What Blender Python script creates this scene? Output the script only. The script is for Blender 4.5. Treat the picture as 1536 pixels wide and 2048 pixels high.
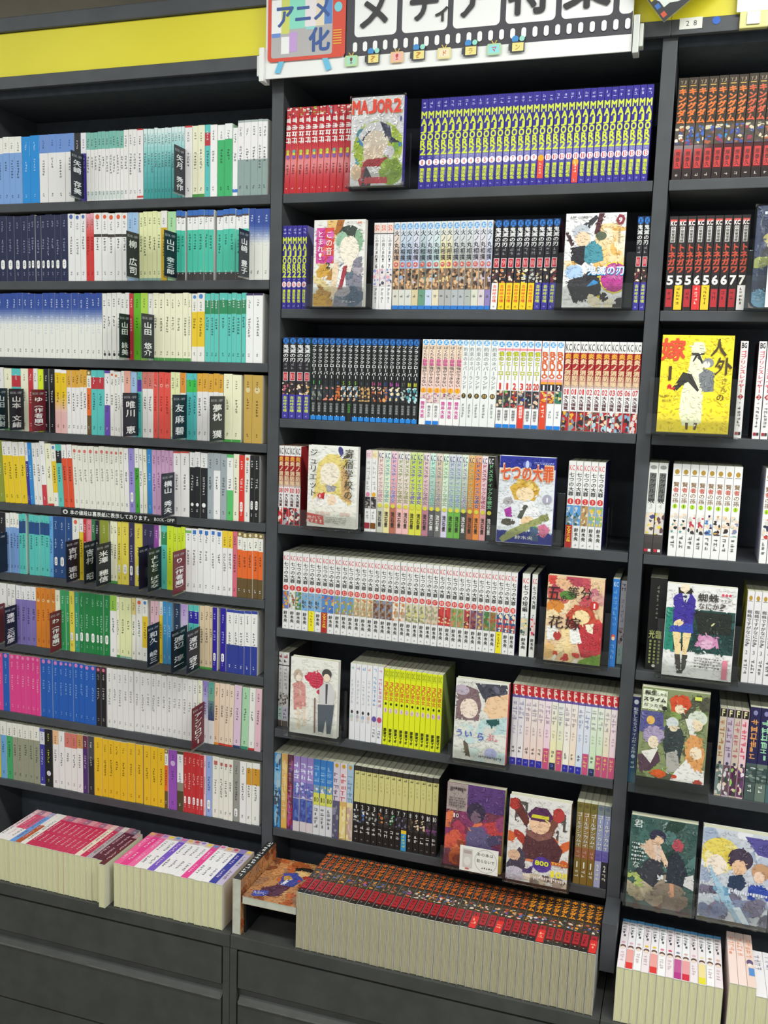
import bpy, bmesh, math, random
from mathutils import Matrix, Vector

# ---------------------------------------------------------------- clear, camera, world, lights, exposure
for o in list(bpy.data.objects):
    bpy.data.objects.remove(o, do_unlink=True)
scene = bpy.context.scene
COL = scene.collection
DZ = 0.2                      # height of the floor below the calibrated origin

cam_d = bpy.data.cameras.new('camera')
cam = bpy.data.objects.new('camera', cam_d)
COL.objects.link(cam)
yaw, pitch, roll = (math.radians(a) for a in (-17.89659, -7.63357, 1.77564))
fwd = Vector((math.sin(yaw) * math.cos(pitch), math.cos(yaw) * math.cos(pitch), math.sin(pitch)))
rgt = Vector((math.cos(yaw), -math.sin(yaw), 0))
upv = rgt.cross(fwd)
r2 = rgt * math.cos(roll) + upv * math.sin(roll)
u2 = -rgt * math.sin(roll) + upv * math.cos(roll)
m3 = Matrix((r2, u2, -fwd)).transposed()
cam.matrix_world = Matrix.Translation((0.86211, -1.89687, 1.45438 + DZ)) @ m3.to_4x4()
cam_d.sensor_fit = 'VERTICAL'
cam_d.sensor_height = 36.0
cam_d.lens = 1880.168 * 36.0 / 2048
cam_d.clip_start = 0.05
scene.camera = cam

world = bpy.data.worlds.new('shop_ambient')
scene.world = world
world.use_nodes = True
world.node_tree.nodes['Background'].inputs[0].default_value = (0.95, 1.0, 0.98, 1)
world.node_tree.nodes['Background'].inputs[1].default_value = 0.62


def tube(x, y, z, power, lx=1.25, ly=0.22):
    d = bpy.data.lights.new('ceiling_tube', 'AREA')
    d.shape = 'RECTANGLE'; d.size = lx; d.size_y = ly; d.energy = power
    d.color = (0.97, 1.0, 0.96)
    o = bpy.data.objects.new('ceiling_tube', d)
    COL.objects.link(o)
    o.location = (x, y, z)
    return o


for tx in (-1.5, 0.0, 1.5, 3.0):
    tube(tx, -0.95, 2.78, {-1.5: 9, 0.0: 11, 1.5: 38, 3.0: 26}[tx])
for tx in (-1.5, 0.2, 1.9):
    tube(tx, -2.75, 2.78, 22)

vs = scene.view_settings
vs.view_transform = 'Standard'
vs.look = 'None'
vs.exposure = -0.15
vs.gamma = 1.0
vs.use_curve_mapping = False
scene.cycles.use_denoising = True
scene.cycles.max_bounces = 6
scene.cycles.transparent_max_bounces = 16

# ---------------------------------------------------------------- helpers
R_ = random.Random(7)


def lin(h):
    h = h.lstrip('#')
    out = []
    for k in (0, 2, 4):
        c = int(h[k:k + 2], 16) / 255
        out.append(c / 12.92 if c <= 0.04045 else ((c + 0.055) / 1.055) ** 2.4)
    return (out[0], out[1], out[2], 1.0)


def mixh(a, b, t):
    f = lambda h, k: int(h[k:k + 2], 16)
    return ''.join('%02x' % int(round(f(a, k) * (1 - t) + f(b, k) * t)) for k in (0, 2, 4))


def lum(h):
    return sum(int(h[k:k + 2], 16) * w for k, w in ((0, .3), (2, .59), (4, .11))) / 255


def mat(name, col=None, rough=.5, attr=False, coat=0.0, coatr=.15, noise=None, spec=.4, metal=0):
    m = bpy.data.materials.new(name)
    m.use_nodes = True
    nt = m.node_tree
    b = nt.nodes['Principled BSDF']
    b.inputs['Roughness'].default_value = rough
    b.inputs['Specular IOR Level'].default_value = spec
    b.inputs['Coat Weight'].default_value = coat
    b.inputs['Coat Roughness'].default_value = coatr
    b.inputs['Metallic'].default_value = metal
    if attr:
        a = nt.nodes.new('ShaderNodeVertexColor')
        a.layer_name = 'Col'
        nt.links.new(a.outputs[0], b.inputs['Base Color'])
    elif noise:
        (scale, c2, vec) = noise
        tc = nt.nodes.new('ShaderNodeTexCoord')
        mp = nt.nodes.new('ShaderNodeMapping')
        mp.inputs['Scale'].default_value = vec
        nz = nt.nodes.new('ShaderNodeTexNoise')
        nz.inputs['Scale'].default_value = scale
        nz.inputs['Detail'].default_value = 4
        rp = nt.nodes.new('ShaderNodeValToRGB')
        rp.color_ramp.elements[0].color = lin(c2)
        rp.color_ramp.elements[1].color = lin(col)
        rp.color_ramp.elements[0].position = .36
        rp.color_ramp.elements[1].position = .64
        nt.links.new(tc.outputs['Object'], mp.inputs[0])
        nt.links.new(mp.outputs[0], nz.inputs['Vector'])
        nt.links.new(nz.outputs['Fac'], rp.inputs[0])
        nt.links.new(rp.outputs[0], b.inputs['Base Color'])
    else:
        b.inputs['Base Color'].default_value = lin(col)
    return m


def clear_mat(name, tint, gloss_rough, weight):
    m = bpy.data.materials.new(name)
    m.use_nodes = True
    nt = m.node_tree
    nt.nodes.clear()
    out = nt.nodes.new('ShaderNodeOutputMaterial')
    mx = nt.nodes.new('ShaderNodeMixShader')
    tr = nt.nodes.new('ShaderNodeBsdfTransparent')
    tr.inputs[0].default_value = lin(tint)
    gl = nt.nodes.new('ShaderNodeBsdfGlossy')
    gl.inputs['Roughness'].default_value = gloss_rough
    fr = nt.nodes.new('ShaderNodeFresnel')
    fr.inputs[0].default_value = 1.46
    ma = nt.nodes.new('ShaderNodeMath')
    ma.operation = 'MULTIPLY_ADD'
    ma.inputs[1].default_value = weight
    ma.inputs[2].default_value = 0.01
    nt.links.new(fr.outputs[0], ma.inputs[0])
    nt.links.new(ma.outputs[0], mx.inputs[0])
    nt.links.new(tr.outputs[0], mx.inputs[1])
    nt.links.new(gl.outputs[0], mx.inputs[2])
    nt.links.new(mx.outputs[0], out.inputs[0])
    return m, nt, gl


M_JACKET = mat('printed_paper_jacket', attr=True, rough=.42, coat=.10, coatr=.3)
M_WRAP = mat('plastic_wrapped_jacket', attr=True, rough=.40, coat=.45, coatr=.08, spec=.25)
M_PRINT = mat('flat_print', attr=True, rough=.45, coat=.08, coatr=.3)
M_PAGES = mat('paper_edges', 'dedcc4', .85, noise=(90, 'c9c7ac', (9, .4, .4)))
M_PAGEY = mat('yellowed_paper_edges', 'e2deb4', .85, noise=(70, 'd0cca0', (9, .4, .4)))
M_PAGEO = mat('worn_grey_paper_edges', 'bab294', .9, noise=(60, '9a9277', (10, .5, .5)))
M_SHELF = mat('charcoal_laminate', '4d4f53', .40, noise=(18, '46484c', (1, 1, 1)), spec=.35)
M_BACK = mat('dark_back_board', '4a4e56', .7, noise=(40, '43474f', (1, 1, 1)), spec=.2)
M_DRAWER = mat('charcoal_steel', '484947', .42, noise=(25, '414240', (1, 1, 1)), spec=.35)
M_YELLOW = mat('yellow_header_panel', 'f2e531', .4, noise=(3, 'eadc2c', (1, 1, 1)))
M_WHITE = mat('white_plastic', 'f1f1ee', .35)
M_CREAMPL = mat('cream_painted_wood', 'cfd0c2', .55, noise=(30, 'b9baa9', (1, 1, 1)))
M_BLACKPL = mat('black_plastic', '1b1c1e', .4)
M_CARD = mat('white_card', 'efeee6', .6)
M_WALL = mat('taupe_wall_paint', '8a8274', .8, noise=(6, '7c7568', (1, 1, 1)))
M_CEIL = mat('ceiling_board', 'c9c8c2', .9, noise=(30, 'bdbcb5', (1, 1, 1)))
M_FLOOR = mat('grey_floor_tile', '8d8b84', .5, noise=(8, '807e77', (1, 1, 1)))
M_NAVY = mat('navy_plastic_plate', '1a2230', .35)
M_MAROON = mat('maroon_plastic_plate', '6e2430', .35)
M_FROST = mat('frosted_clear_plastic', 'd4d6d0', .25, coat=.5)
M_LIPLIGHT = mat('lip_highlight_steel', '6c6c69', .38, noise=(40, '5c5c59', (1, 1, 1)))  # lighter than the drawer steel: the pull lip's highlight painted into the colour
M_CLIPY = mat('pale_yellow_plastic', 'dcd68a', .3, coat=.4)
M_CLEAR, _, _ = clear_mat('clear_acrylic', 'fdfefd', .10, .6)
M_FILM, _nt, _gl = clear_mat('crinkled_clear_film', 'ffffff', .16, 1.1)
_n = _nt.nodes.new('ShaderNodeTexNoise'); _n.inputs['Scale'].default_value = 22; _n.inputs['Detail'].default_value = .5
_b = _nt.nodes.new('ShaderNodeBump'); _b.inputs['Strength'].default_value = .9; _b.inputs['Distance'].default_value = .012
_t = _nt.nodes.new('ShaderNodeTexCoord')
_nt.links.new(_t.outputs['Object'], _n.inputs['Vector'])
_nt.links.new(_n.outputs['Fac'], _b.inputs['Height'])
_nt.links.new(_b.outputs[0], _gl.inputs['Normal'])


def link(name, me, parent=None, loc=None, rot=None):
    o = bpy.data.objects.new(name, me)
    COL.objects.link(o)
    if parent is not None:
        o.parent = parent
    if loc is not None:
        o.location = loc
    if rot is not None:
        o.rotation_euler = rot
    return o


def tag(o, label, cat, group=None):
    o['label'] = label
    o['category'] = cat
    if group:
        o['group'] = group
    return o


def empty(name, loc, rot=(0, 0, 0)):
    o = bpy.data.objects.new(name, None)
    o.empty_display_size = .02
    COL.objects.link(o)
    o.location = loc
    o.rotation_euler = rot
    return o


def box_mesh(name, x0, x1, y0, y1, z0, z1, m, bev=0.0):
    bm = bmesh.new()
    v = [bm.verts.new(p) for p in ((x0, y0, z0), (x1, y0, z0), (x1, y1, z0), (x0, y1, z0), (x0, y0, z1), (x1, y0, z1), (x1, y1, z1), (x0, y1, z1))]
    for f in ((0, 3, 2, 1), (4, 5, 6, 7), (0, 1, 5, 4), (1, 2, 6, 5), (2, 3, 7, 6), (3, 0, 4, 7)):
        bm.faces.new([v[i] for i in f])
    if bev:
        bmesh.ops.bevel(bm, geom=list(bm.edges), offset=bev, segments=2, profile=.6, affect='EDGES')
    me = bpy.data.meshes.new(name)
    bm.to_mesh(me); bm.free()
    me.materials.append(m)
    return me


def box(name, x0, x1, y0, y1, z0, z1, m, parent=None, bev=0.0):
    return link(name, box_mesh(name, x0, x1, y0, y1, z0, z1, m, bev), parent)


def prism(name, prof, x0, x1, m, parent=None):
    """a profile of (y, z) points swept along x"""
    n = len(prof)
    vs_ = [(x0, y, z) for y, z in prof] + [(x1, y, z) for y, z in prof]
    fs = [[i, (i + 1) % n, n + (i + 1) % n, n + i] for i in range(n)] + [list(range(n))[::-1], [n + i for i in range(n)]]
    me = bpy.data.meshes.new(name)
    me.from_pydata(vs_, [], fs)
    bm = bmesh.new(); bm.from_mesh(me); bmesh.ops.recalc_face_normals(bm, faces=bm.faces); bm.to_mesh(me); bm.free()
    me.materials.append(m)
    return link(name, me, parent)


ONES = 'zero one two three four five six seven eight nine ten eleven twelve thirteen fourteen fifteen sixteen seventeen eighteen nineteen'.split()
ORDS = 'zeroth first second third fourth fifth sixth seventh eighth ninth tenth eleventh twelfth thirteenth fourteenth fifteenth sixteenth seventeenth eighteenth nineteenth'.split()
TENS = {2: 'twenty', 3: 'thirty', 4: 'forty', 5: 'fifty'}


def ordw(n):
    if n < 20:
        return ORDS[n]
    t, o = divmod(n, 10)
    return TENS[t][:-1] + 'ieth' if o == 0 else TENS[t] + '-' + ORDS[o]


def cardw(n):
    if n < 20:
        return ONES[n]
    t, o = divmod(n, 10)
    return TENS[t] + ('-' + ONES[o] if o else '')


# ---------------------------------------------------------------- lettering: glyph outlines from the built-in font
_G = {}


def glyph(ch):
    k = ch
    if k not in _G:
        c = bpy.data.curves.new('glyph', 'FONT')
        c.body = ch; c.size = 1; c.resolution_u = 2
        o = bpy.data.objects.new('glyph', c)
        me = bpy.data.meshes.new_from_object(o)
        vs_ = [(v.co.x, v.co.y) for v in me.vertices]
        fs = [tuple(p.vertices) for p in me.polygons]
        bpy.data.objects.remove(o); bpy.data.meshes.remove(me); bpy.data.curves.remove(c)
        if not vs_:
            vs_ = [(0, 0)]
        bb = (min(v[0] for v in vs_), min(v[1] for v in vs_), max(v[0] for v in vs_), max(v[1] for v in vs_))
        _G[k] = (vs_, fs, bb)
    return _G[k]


def clip_poly(pts, u0, v0, u1, v1):
    for ax, lim, sg in ((0, u0, 1), (0, u1, -1), (1, v0, 1), (1, v1, -1)):
        out = []
        n = len(pts)
        for i in range(n):
            a, b = pts[i], pts[(i + 1) % n]
            ina, inb = sg * (a[ax] - lim) >= 0, sg * (b[ax] - lim) >= 0
            if ina:
                out.append(a)
            if ina != inb:
                t = (lim - a[ax]) / (b[ax] - a[ax])
                out.append((a[0] + (b[0] - a[0]) * t, a[1] + (b[1] - a[1]) * t))
        pts = out
        if len(pts) < 3:
            return []
    return pts


class Print:
    """flat print collected as coloured polygons; u to the right and v up, both in metres"""
    STEP = 0.000025

    def __init__(self, u0, v0, u1, v1):
        self.b = (u0, v0, u1, v1)
        self.v, self.f, self.c, self.l, self.inc = [], [], [], 0, 1

    def poly(self, pts, col, clip=True):
        if clip:
            pts = clip_poly(pts, *self.b)
        if len(pts) < 3:
            return
        self.l += self.inc
        n = len(self.v)
        self.v += [(p[0], p[1], self.l) for p in pts]
        self.f.append(list(range(n, n + len(pts))))
        self.c.append(col)

    def rect(self, u0, v0, u1, v1, col):
        self.poly([(u0, v0), (u1, v0), (u1, v1), (u0, v1)], col)

    def ell(self, u, v, ru, rv, col, rot=0, n=18):
        c, s = math.cos(rot), math.sin(rot)
        pts = []
        for i in range(n):
            a = 2 * math.pi * i / n
            x, y = ru * math.cos(a), rv * math.sin(a)
            pts.append((u + x * c - y * s, v + x * s + y * c))
        self.poly(pts, col)

    def glyph(self, ch, u, v, w, h, col, bold=1, fit=None, rot=False, slant=0):
        """character in the box with lower left (u, v) and size (w, h)"""
        if ch in ' \n':
            return
        vs_, fs, bb = glyph(ch)
        if fit is None:
            fit = ord(ch) < 256
        d = (0, .012, .022, .045, .030)[bold]
        shifts = {0: [(0, 0)], 1: [(-d, 0), (d, 0)], 2: [(-d, -d), (d, d)], 3: [(-d, -d), (d, -d), (-d, d), (d, d)], 4: [(d * f * math.cos(q * .785), d * f * math.sin(q * .785)) for q in range(8) for f in (.5, 1)]}[bold]
        self.l += 1
        for sx, sy in shifts:
            n = len(self.v)
            for x, y in vs_:
                if fit:
                    a = (x - bb[0]) / max(bb[2] - bb[0], 1e-4)
                    if ch in '1!.,-I':
                        a = .5 + (a - .5) * .55
                    b = (y - bb[1]) / max(bb[3] - bb[1], 1e-4)
                    if ch in '-.,':
                        b = (y + .05) / .8
                    a, b = .05 + a * .9, .03 + b * .94
                else:
                    a, b = x, y + .12
                a, b = a + sx, b + sy
                if rot:
                    a, b = b, 1 - a
                self.v.append((u + a * w + slant * (b - .5) * h, v + b * h, self.l))
            for f in fs:
                self.f.append([n + i for i in f]); self.c.append(col)
            self.l += .1

    def vert(self, text, u, vtop, w, cell, col, bold=1, gap=.96, slant=0):
        for i, ch in enumerate(text):
            self.glyph(ch, u - w / 2, vtop - cell * (i + 1), w, cell * gap, col, bold, rot=ch in 'ー〜—', slant=slant)

    def horiz(self, text, u, v, cw, h, col, bold=1, gap=.94, slant=0):
        """centred on u, resting on v"""
        x = u - cw * len(text) / 2
        for i, ch in enumerate(text):
            self.glyph(ch, x + cw * i, v, cw * gap, h, col, bold, slant=slant)

    def build(self, name, place, m=None):
        me = bpy.data.meshes.new(name)
        me.from_pydata([place(u, v, l * self.STEP) for u, v, l in self.v], [], self.f)
        ca = me.color_attributes.new('Col', 'FLOAT_COLOR', 'CORNER')
        cache = {}
        data = []
        for f, c in zip(self.f, self.c):
            if c not in cache:
                cache[c] = lin(c)
            data += list(cache[c]) * len(f)
        ca.data.foreach_set('color', data)
        me.materials.append(m or M_PRINT)
        return me


# ---------------------------------------------------------------- books
def jacket_mesh(T, D, H, bands, side, m):
    """the paper cover: spine towards -y, boards running back to y = D; bands are (t0, t1, colour or (top colour, bottom colour)) from the top"""
    ts = {0.0, 1.0}
    for t0, t1, c in bands:
        ts.add(max(0, t0)); ts.add(min(1, t1))
        if isinstance(c, tuple):
            for k in range(1, 7):
                ts.add(t0 + (t1 - t0) * k / 7)
    ts = sorted(ts)

    def colour(t):
        out = side
        for t0, t1, c in bands:
            if t0 <= t <= t1:
                out = mixh(c[0], c[1], (t - t0) / (t1 - t0)) if isinstance(c, tuple) else c
        return out
    h, k, p = T / 2, min(.0008, T * .12), .0004
    prof = [(-h, D), (-h, k), (-h + k * .35, k * .3), (-h + k, 0), (h - k, 0), (h - k * .35, k * .3), (h, k), (h, D), (h - p, D), (h - p, k + p), (-h + p, k + p), (-h + p, D)]
    n = len(prof)
    vs_, fs, cs = [], [], []
    for t in ts:
        vs_ += [(x, y, H * (1 - t)) for x, y in prof]
    for j in range(len(ts) - 1):
        c = lin(colour((ts[j] + ts[j + 1]) / 2))
        cside = lin(side)
        for i in range(n):
            i2 = (i + 1) % n
            a, b = j * n, (j + 1) * n
            fs.append((a + i, b + i, b + i2, a + i2))
            cs.append(c if 1 <= i <= 5 else cside)
    for j, rev in ((0, False), (len(ts) - 1, True)):
        for quad in ((0, 1, 10, 11), (1, 2, 9, 10), (2, 3, 4, 9), (4, 5, 9, 9), (5, 6, 9, 9), (6, 7, 8, 9)):
            q = [j * n + i for i in dict.fromkeys(quad)]
            fs.append(q if rev else q[::-1]); cs.append(lin('e8e6dc'))
    me = bpy.data.meshes.new('jacket')
    me.from_pydata(vs_, [], fs)
    ca = me.color_attributes.new('Col', 'FLOAT_COLOR', 'CORNER')
    data = []
    for f, c in zip(fs, cs):
        data += list(c) * len(f)
    ca.data.foreach_set('color', data)
    me.materials.append(m)
    return me


_PG = {}


def pages_mesh(T, D, H, m):
    k = (round(T, 4), D, H, m.name)
    if k not in _PG:
        T = k[0] if k[0] <= T + 1e-9 else k[0] - .0001
        _PG[k] = box_mesh('pages', -T / 2 + .0005, T / 2 - .0005, .0013, D - .001, .0006, H - .0007, m)
    return _PG[k]


def spine_place(u, v, d):
    return (u, -.00006 - d, v)


def make_book(name, T, D, H, bands, side, loc, rot, pr=None, wrap=False, pages=None, printmesh=None):
    o = link(name, jacket_mesh(T, D, H, bands, side, M_WRAP if wrap else M_JACKET), None, loc, rot)
    link('pages', pages_mesh(T, D, H, pages or M_PAGES), o)
    if printmesh is None and pr is not None and pr.f:
        printmesh = pr.build('lettering', spine_place)
    if printmesh is not None:
        link('lettering', printmesh, o)['kind'] = 'stuff'
    return o


COUNT = {}
PENDING = []


def label_later(o, desc, row, cat, group):
    k = (desc, row)
    COUNT[k] = COUNT.get(k, 0) + 1
    PENDING.append((o, desc, row, COUNT[k], cat, group))


def flush_labels():
    for o, desc, row, i, cat, group in PENDING:
        n = COUNT[(desc, row)]
        if n == 1:
            t = '%s, single one, %s' % (desc, row)
        elif i == 1:
            t = '%s, leftmost of %s, %s' % (desc, cardw(n), row)
        elif i == n:
            t = '%s, rightmost of %s, %s' % (desc, cardw(n), row)
        else:
            t = '%s, %s of %s, %s' % (desc, ordw(i), cardw(n), row)
        if len(t.replace(',', ' ').split()) > 16:
            print('LONG', t)
        tag(o, t, cat, group)


def flecks(p, T, H, t0, t1, col, size, rnd, width=.5):
    """unreadably small print: a column of little strokes"""
    z, g = H * (1 - t0), size
    w = min(T * width, g * 1.0)
    while z - g > H * (1 - t1):
        for _ in range(3):
            if rnd.random() < .5:
                a = rnd.uniform(.1, .75) * g
                p.rect(-w / 2, z - a - g * .13, w / 2 * rnd.uniform(.3, 1), z - a, col)
            else:
                a = rnd.uniform(-.45, .3) * w
                p.rect(a, z - g * .88, a + w * .16, z - g * rnd.uniform(0, .4), col)
        z -= g * 1.08

# ---------------------------------------------------------------- the room
def struct(o):
    o['kind'] = 'structure'
    return o


struct(box('floor', -3.2, 4.2, -4.2, .5, -.05, 0, M_FLOOR))
struct(box('wall_back', -3.2, 4.2, .34, .44, 0, 2.85, M_WALL))
struct(box('ceiling', -3.2, 4.2, -4.2, .5, 2.85, 2.9, M_CEIL))

# ---------------------------------------------------------------- bookcases
W, UW = 0.7617, 0.0265
ZM = [z + DZ for z in (1.85280, 1.61273, 1.37685, 1.14143, 0.90501, 0.66855, 0.42858)]
ZL = [z + DZ for z in (1.85240, 1.67407, 1.49549, 1.31867, 1.14094, 0.96534, 0.78455, 0.60475, 0.42311)]
LEDGE = 0.2625 + DZ
XL0, XR0 = -UW - W, W + UW          # left bay inner left edge, right bay inner left edge
SD = 0.215                          # shelf depth
TOPZ = 2.105 + DZ


def bay(label, x0, zs, uprights):
    e = empty('bookcase', (x0, 0, 0))
    tag(e, label, 'bookcase', 'bookcase bays along the wall')
    for z in zs:
        box('shelf', .0015, W - .0015, .0015, SD, z - .0195, z, M_SHELF, e, .0012)
    for ux in uprights:
        box('side_panel', ux, ux + UW, 0, SD + .01, LEDGE + .0006, TOPZ + .16, M_SHELF, e, .001)
    box('back_panel', .0005, W - .0005, SD + .001, SD + .012, LEDGE + .001, TOPZ, M_BACK, e)
    box('lower_panel', .001, W - .001, .105, .113, LEDGE + .001, zs[-1] - .021, M_BACK, e)
    box('top_panel', .001, W - .001, .02, SD, TOPZ - .012, TOPZ + .008, M_BACK, e)
    box('rail', -UW * .5 + .0003, W + UW * .5 - .0003, -.012, -.0006, TOPZ, TOPZ + .027, M_SHELF, e, .001)
    box('header_panel', -UW * .5 + .0003, W + UW * .5 - .0003, -.006, -.0006, TOPZ + .028, TOPZ + .1225, M_YELLOW, e)
    box('cornice', -UW * .5 + .0003, W + UW * .5 - .0003, -.014, -.0006, TOPZ + .1235, TOPZ + .155, M_SHELF, e, .002)
    return e


bay('charcoal bookcase of narrow shelves packed with paperback novels', XL0, ZL, [-UW])
bay('charcoal bookcase of comics below the film strip sign', 0, ZM, [-UW, W])
bay('charcoal bookcase of comics beyond the film strip sign, marked 28', XR0, ZM, [W])

FY = -.182
for x0, lab in ((XL0, 'charcoal drawer cabinet below the paperback novels'), (0, 'charcoal drawer cabinet below the comics in the middle bookcase'), (XR0, 'charcoal drawer cabinet at the end below the bookcase marked 28')):
    e = tag(empty('drawer_cabinet', (x0, 0, 0)), lab, 'cabinet', 'drawer cabinets under the bookcases')
    a, b = -UW * .5 + .0006, W + UW * .5 - .0006
    box('body', a, b, FY + .012, SD + .012, .0, LEDGE - .0306, M_DRAWER, e)
    box('ledge', a, b, FY, SD + .012, LEDGE - .030, LEDGE, M_DRAWER, e, .0015)
    for s in (a, b - .016):
        box('front_stile', s, s + .016, FY, FY + .0115, .001, LEDGE - .0306, M_DRAWER, e)
    zt = LEDGE - .0345
    for top, bot in ((zt, -.030 + DZ), (-.034 + DZ, .012)):
        n = top - .085
        pr = [(FY, top), (FY, n), (FY + .0105, n - .004), (FY + .0105, n - .022), (FY + .004, n - .030), (FY - .0015, n - .0335), (FY, n - .037), (FY, bot), (FY + .0117, bot), (FY + .0117, top)]
        d = prism('drawer', pr, a + .0195, b - .0195, M_DRAWER, e)
        box('pull_lip', a + .021, b - .021, FY - .0026, FY - .0016, n - .0368, n - .0335, M_LIPLIGHT, d)  # pale strip along the pull, its bright highlight line put into the colour
# low partition in front of the upright at the end of the comic stock
pt = box('stock_partition', W + .001, W + .030, -.105, -.001, LEDGE + .052, LEDGE + .155, M_SHELF, None, .001)
tag(pt, 'short charcoal partition fixed to the upright beside the comic stock row', 'partition')

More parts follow.
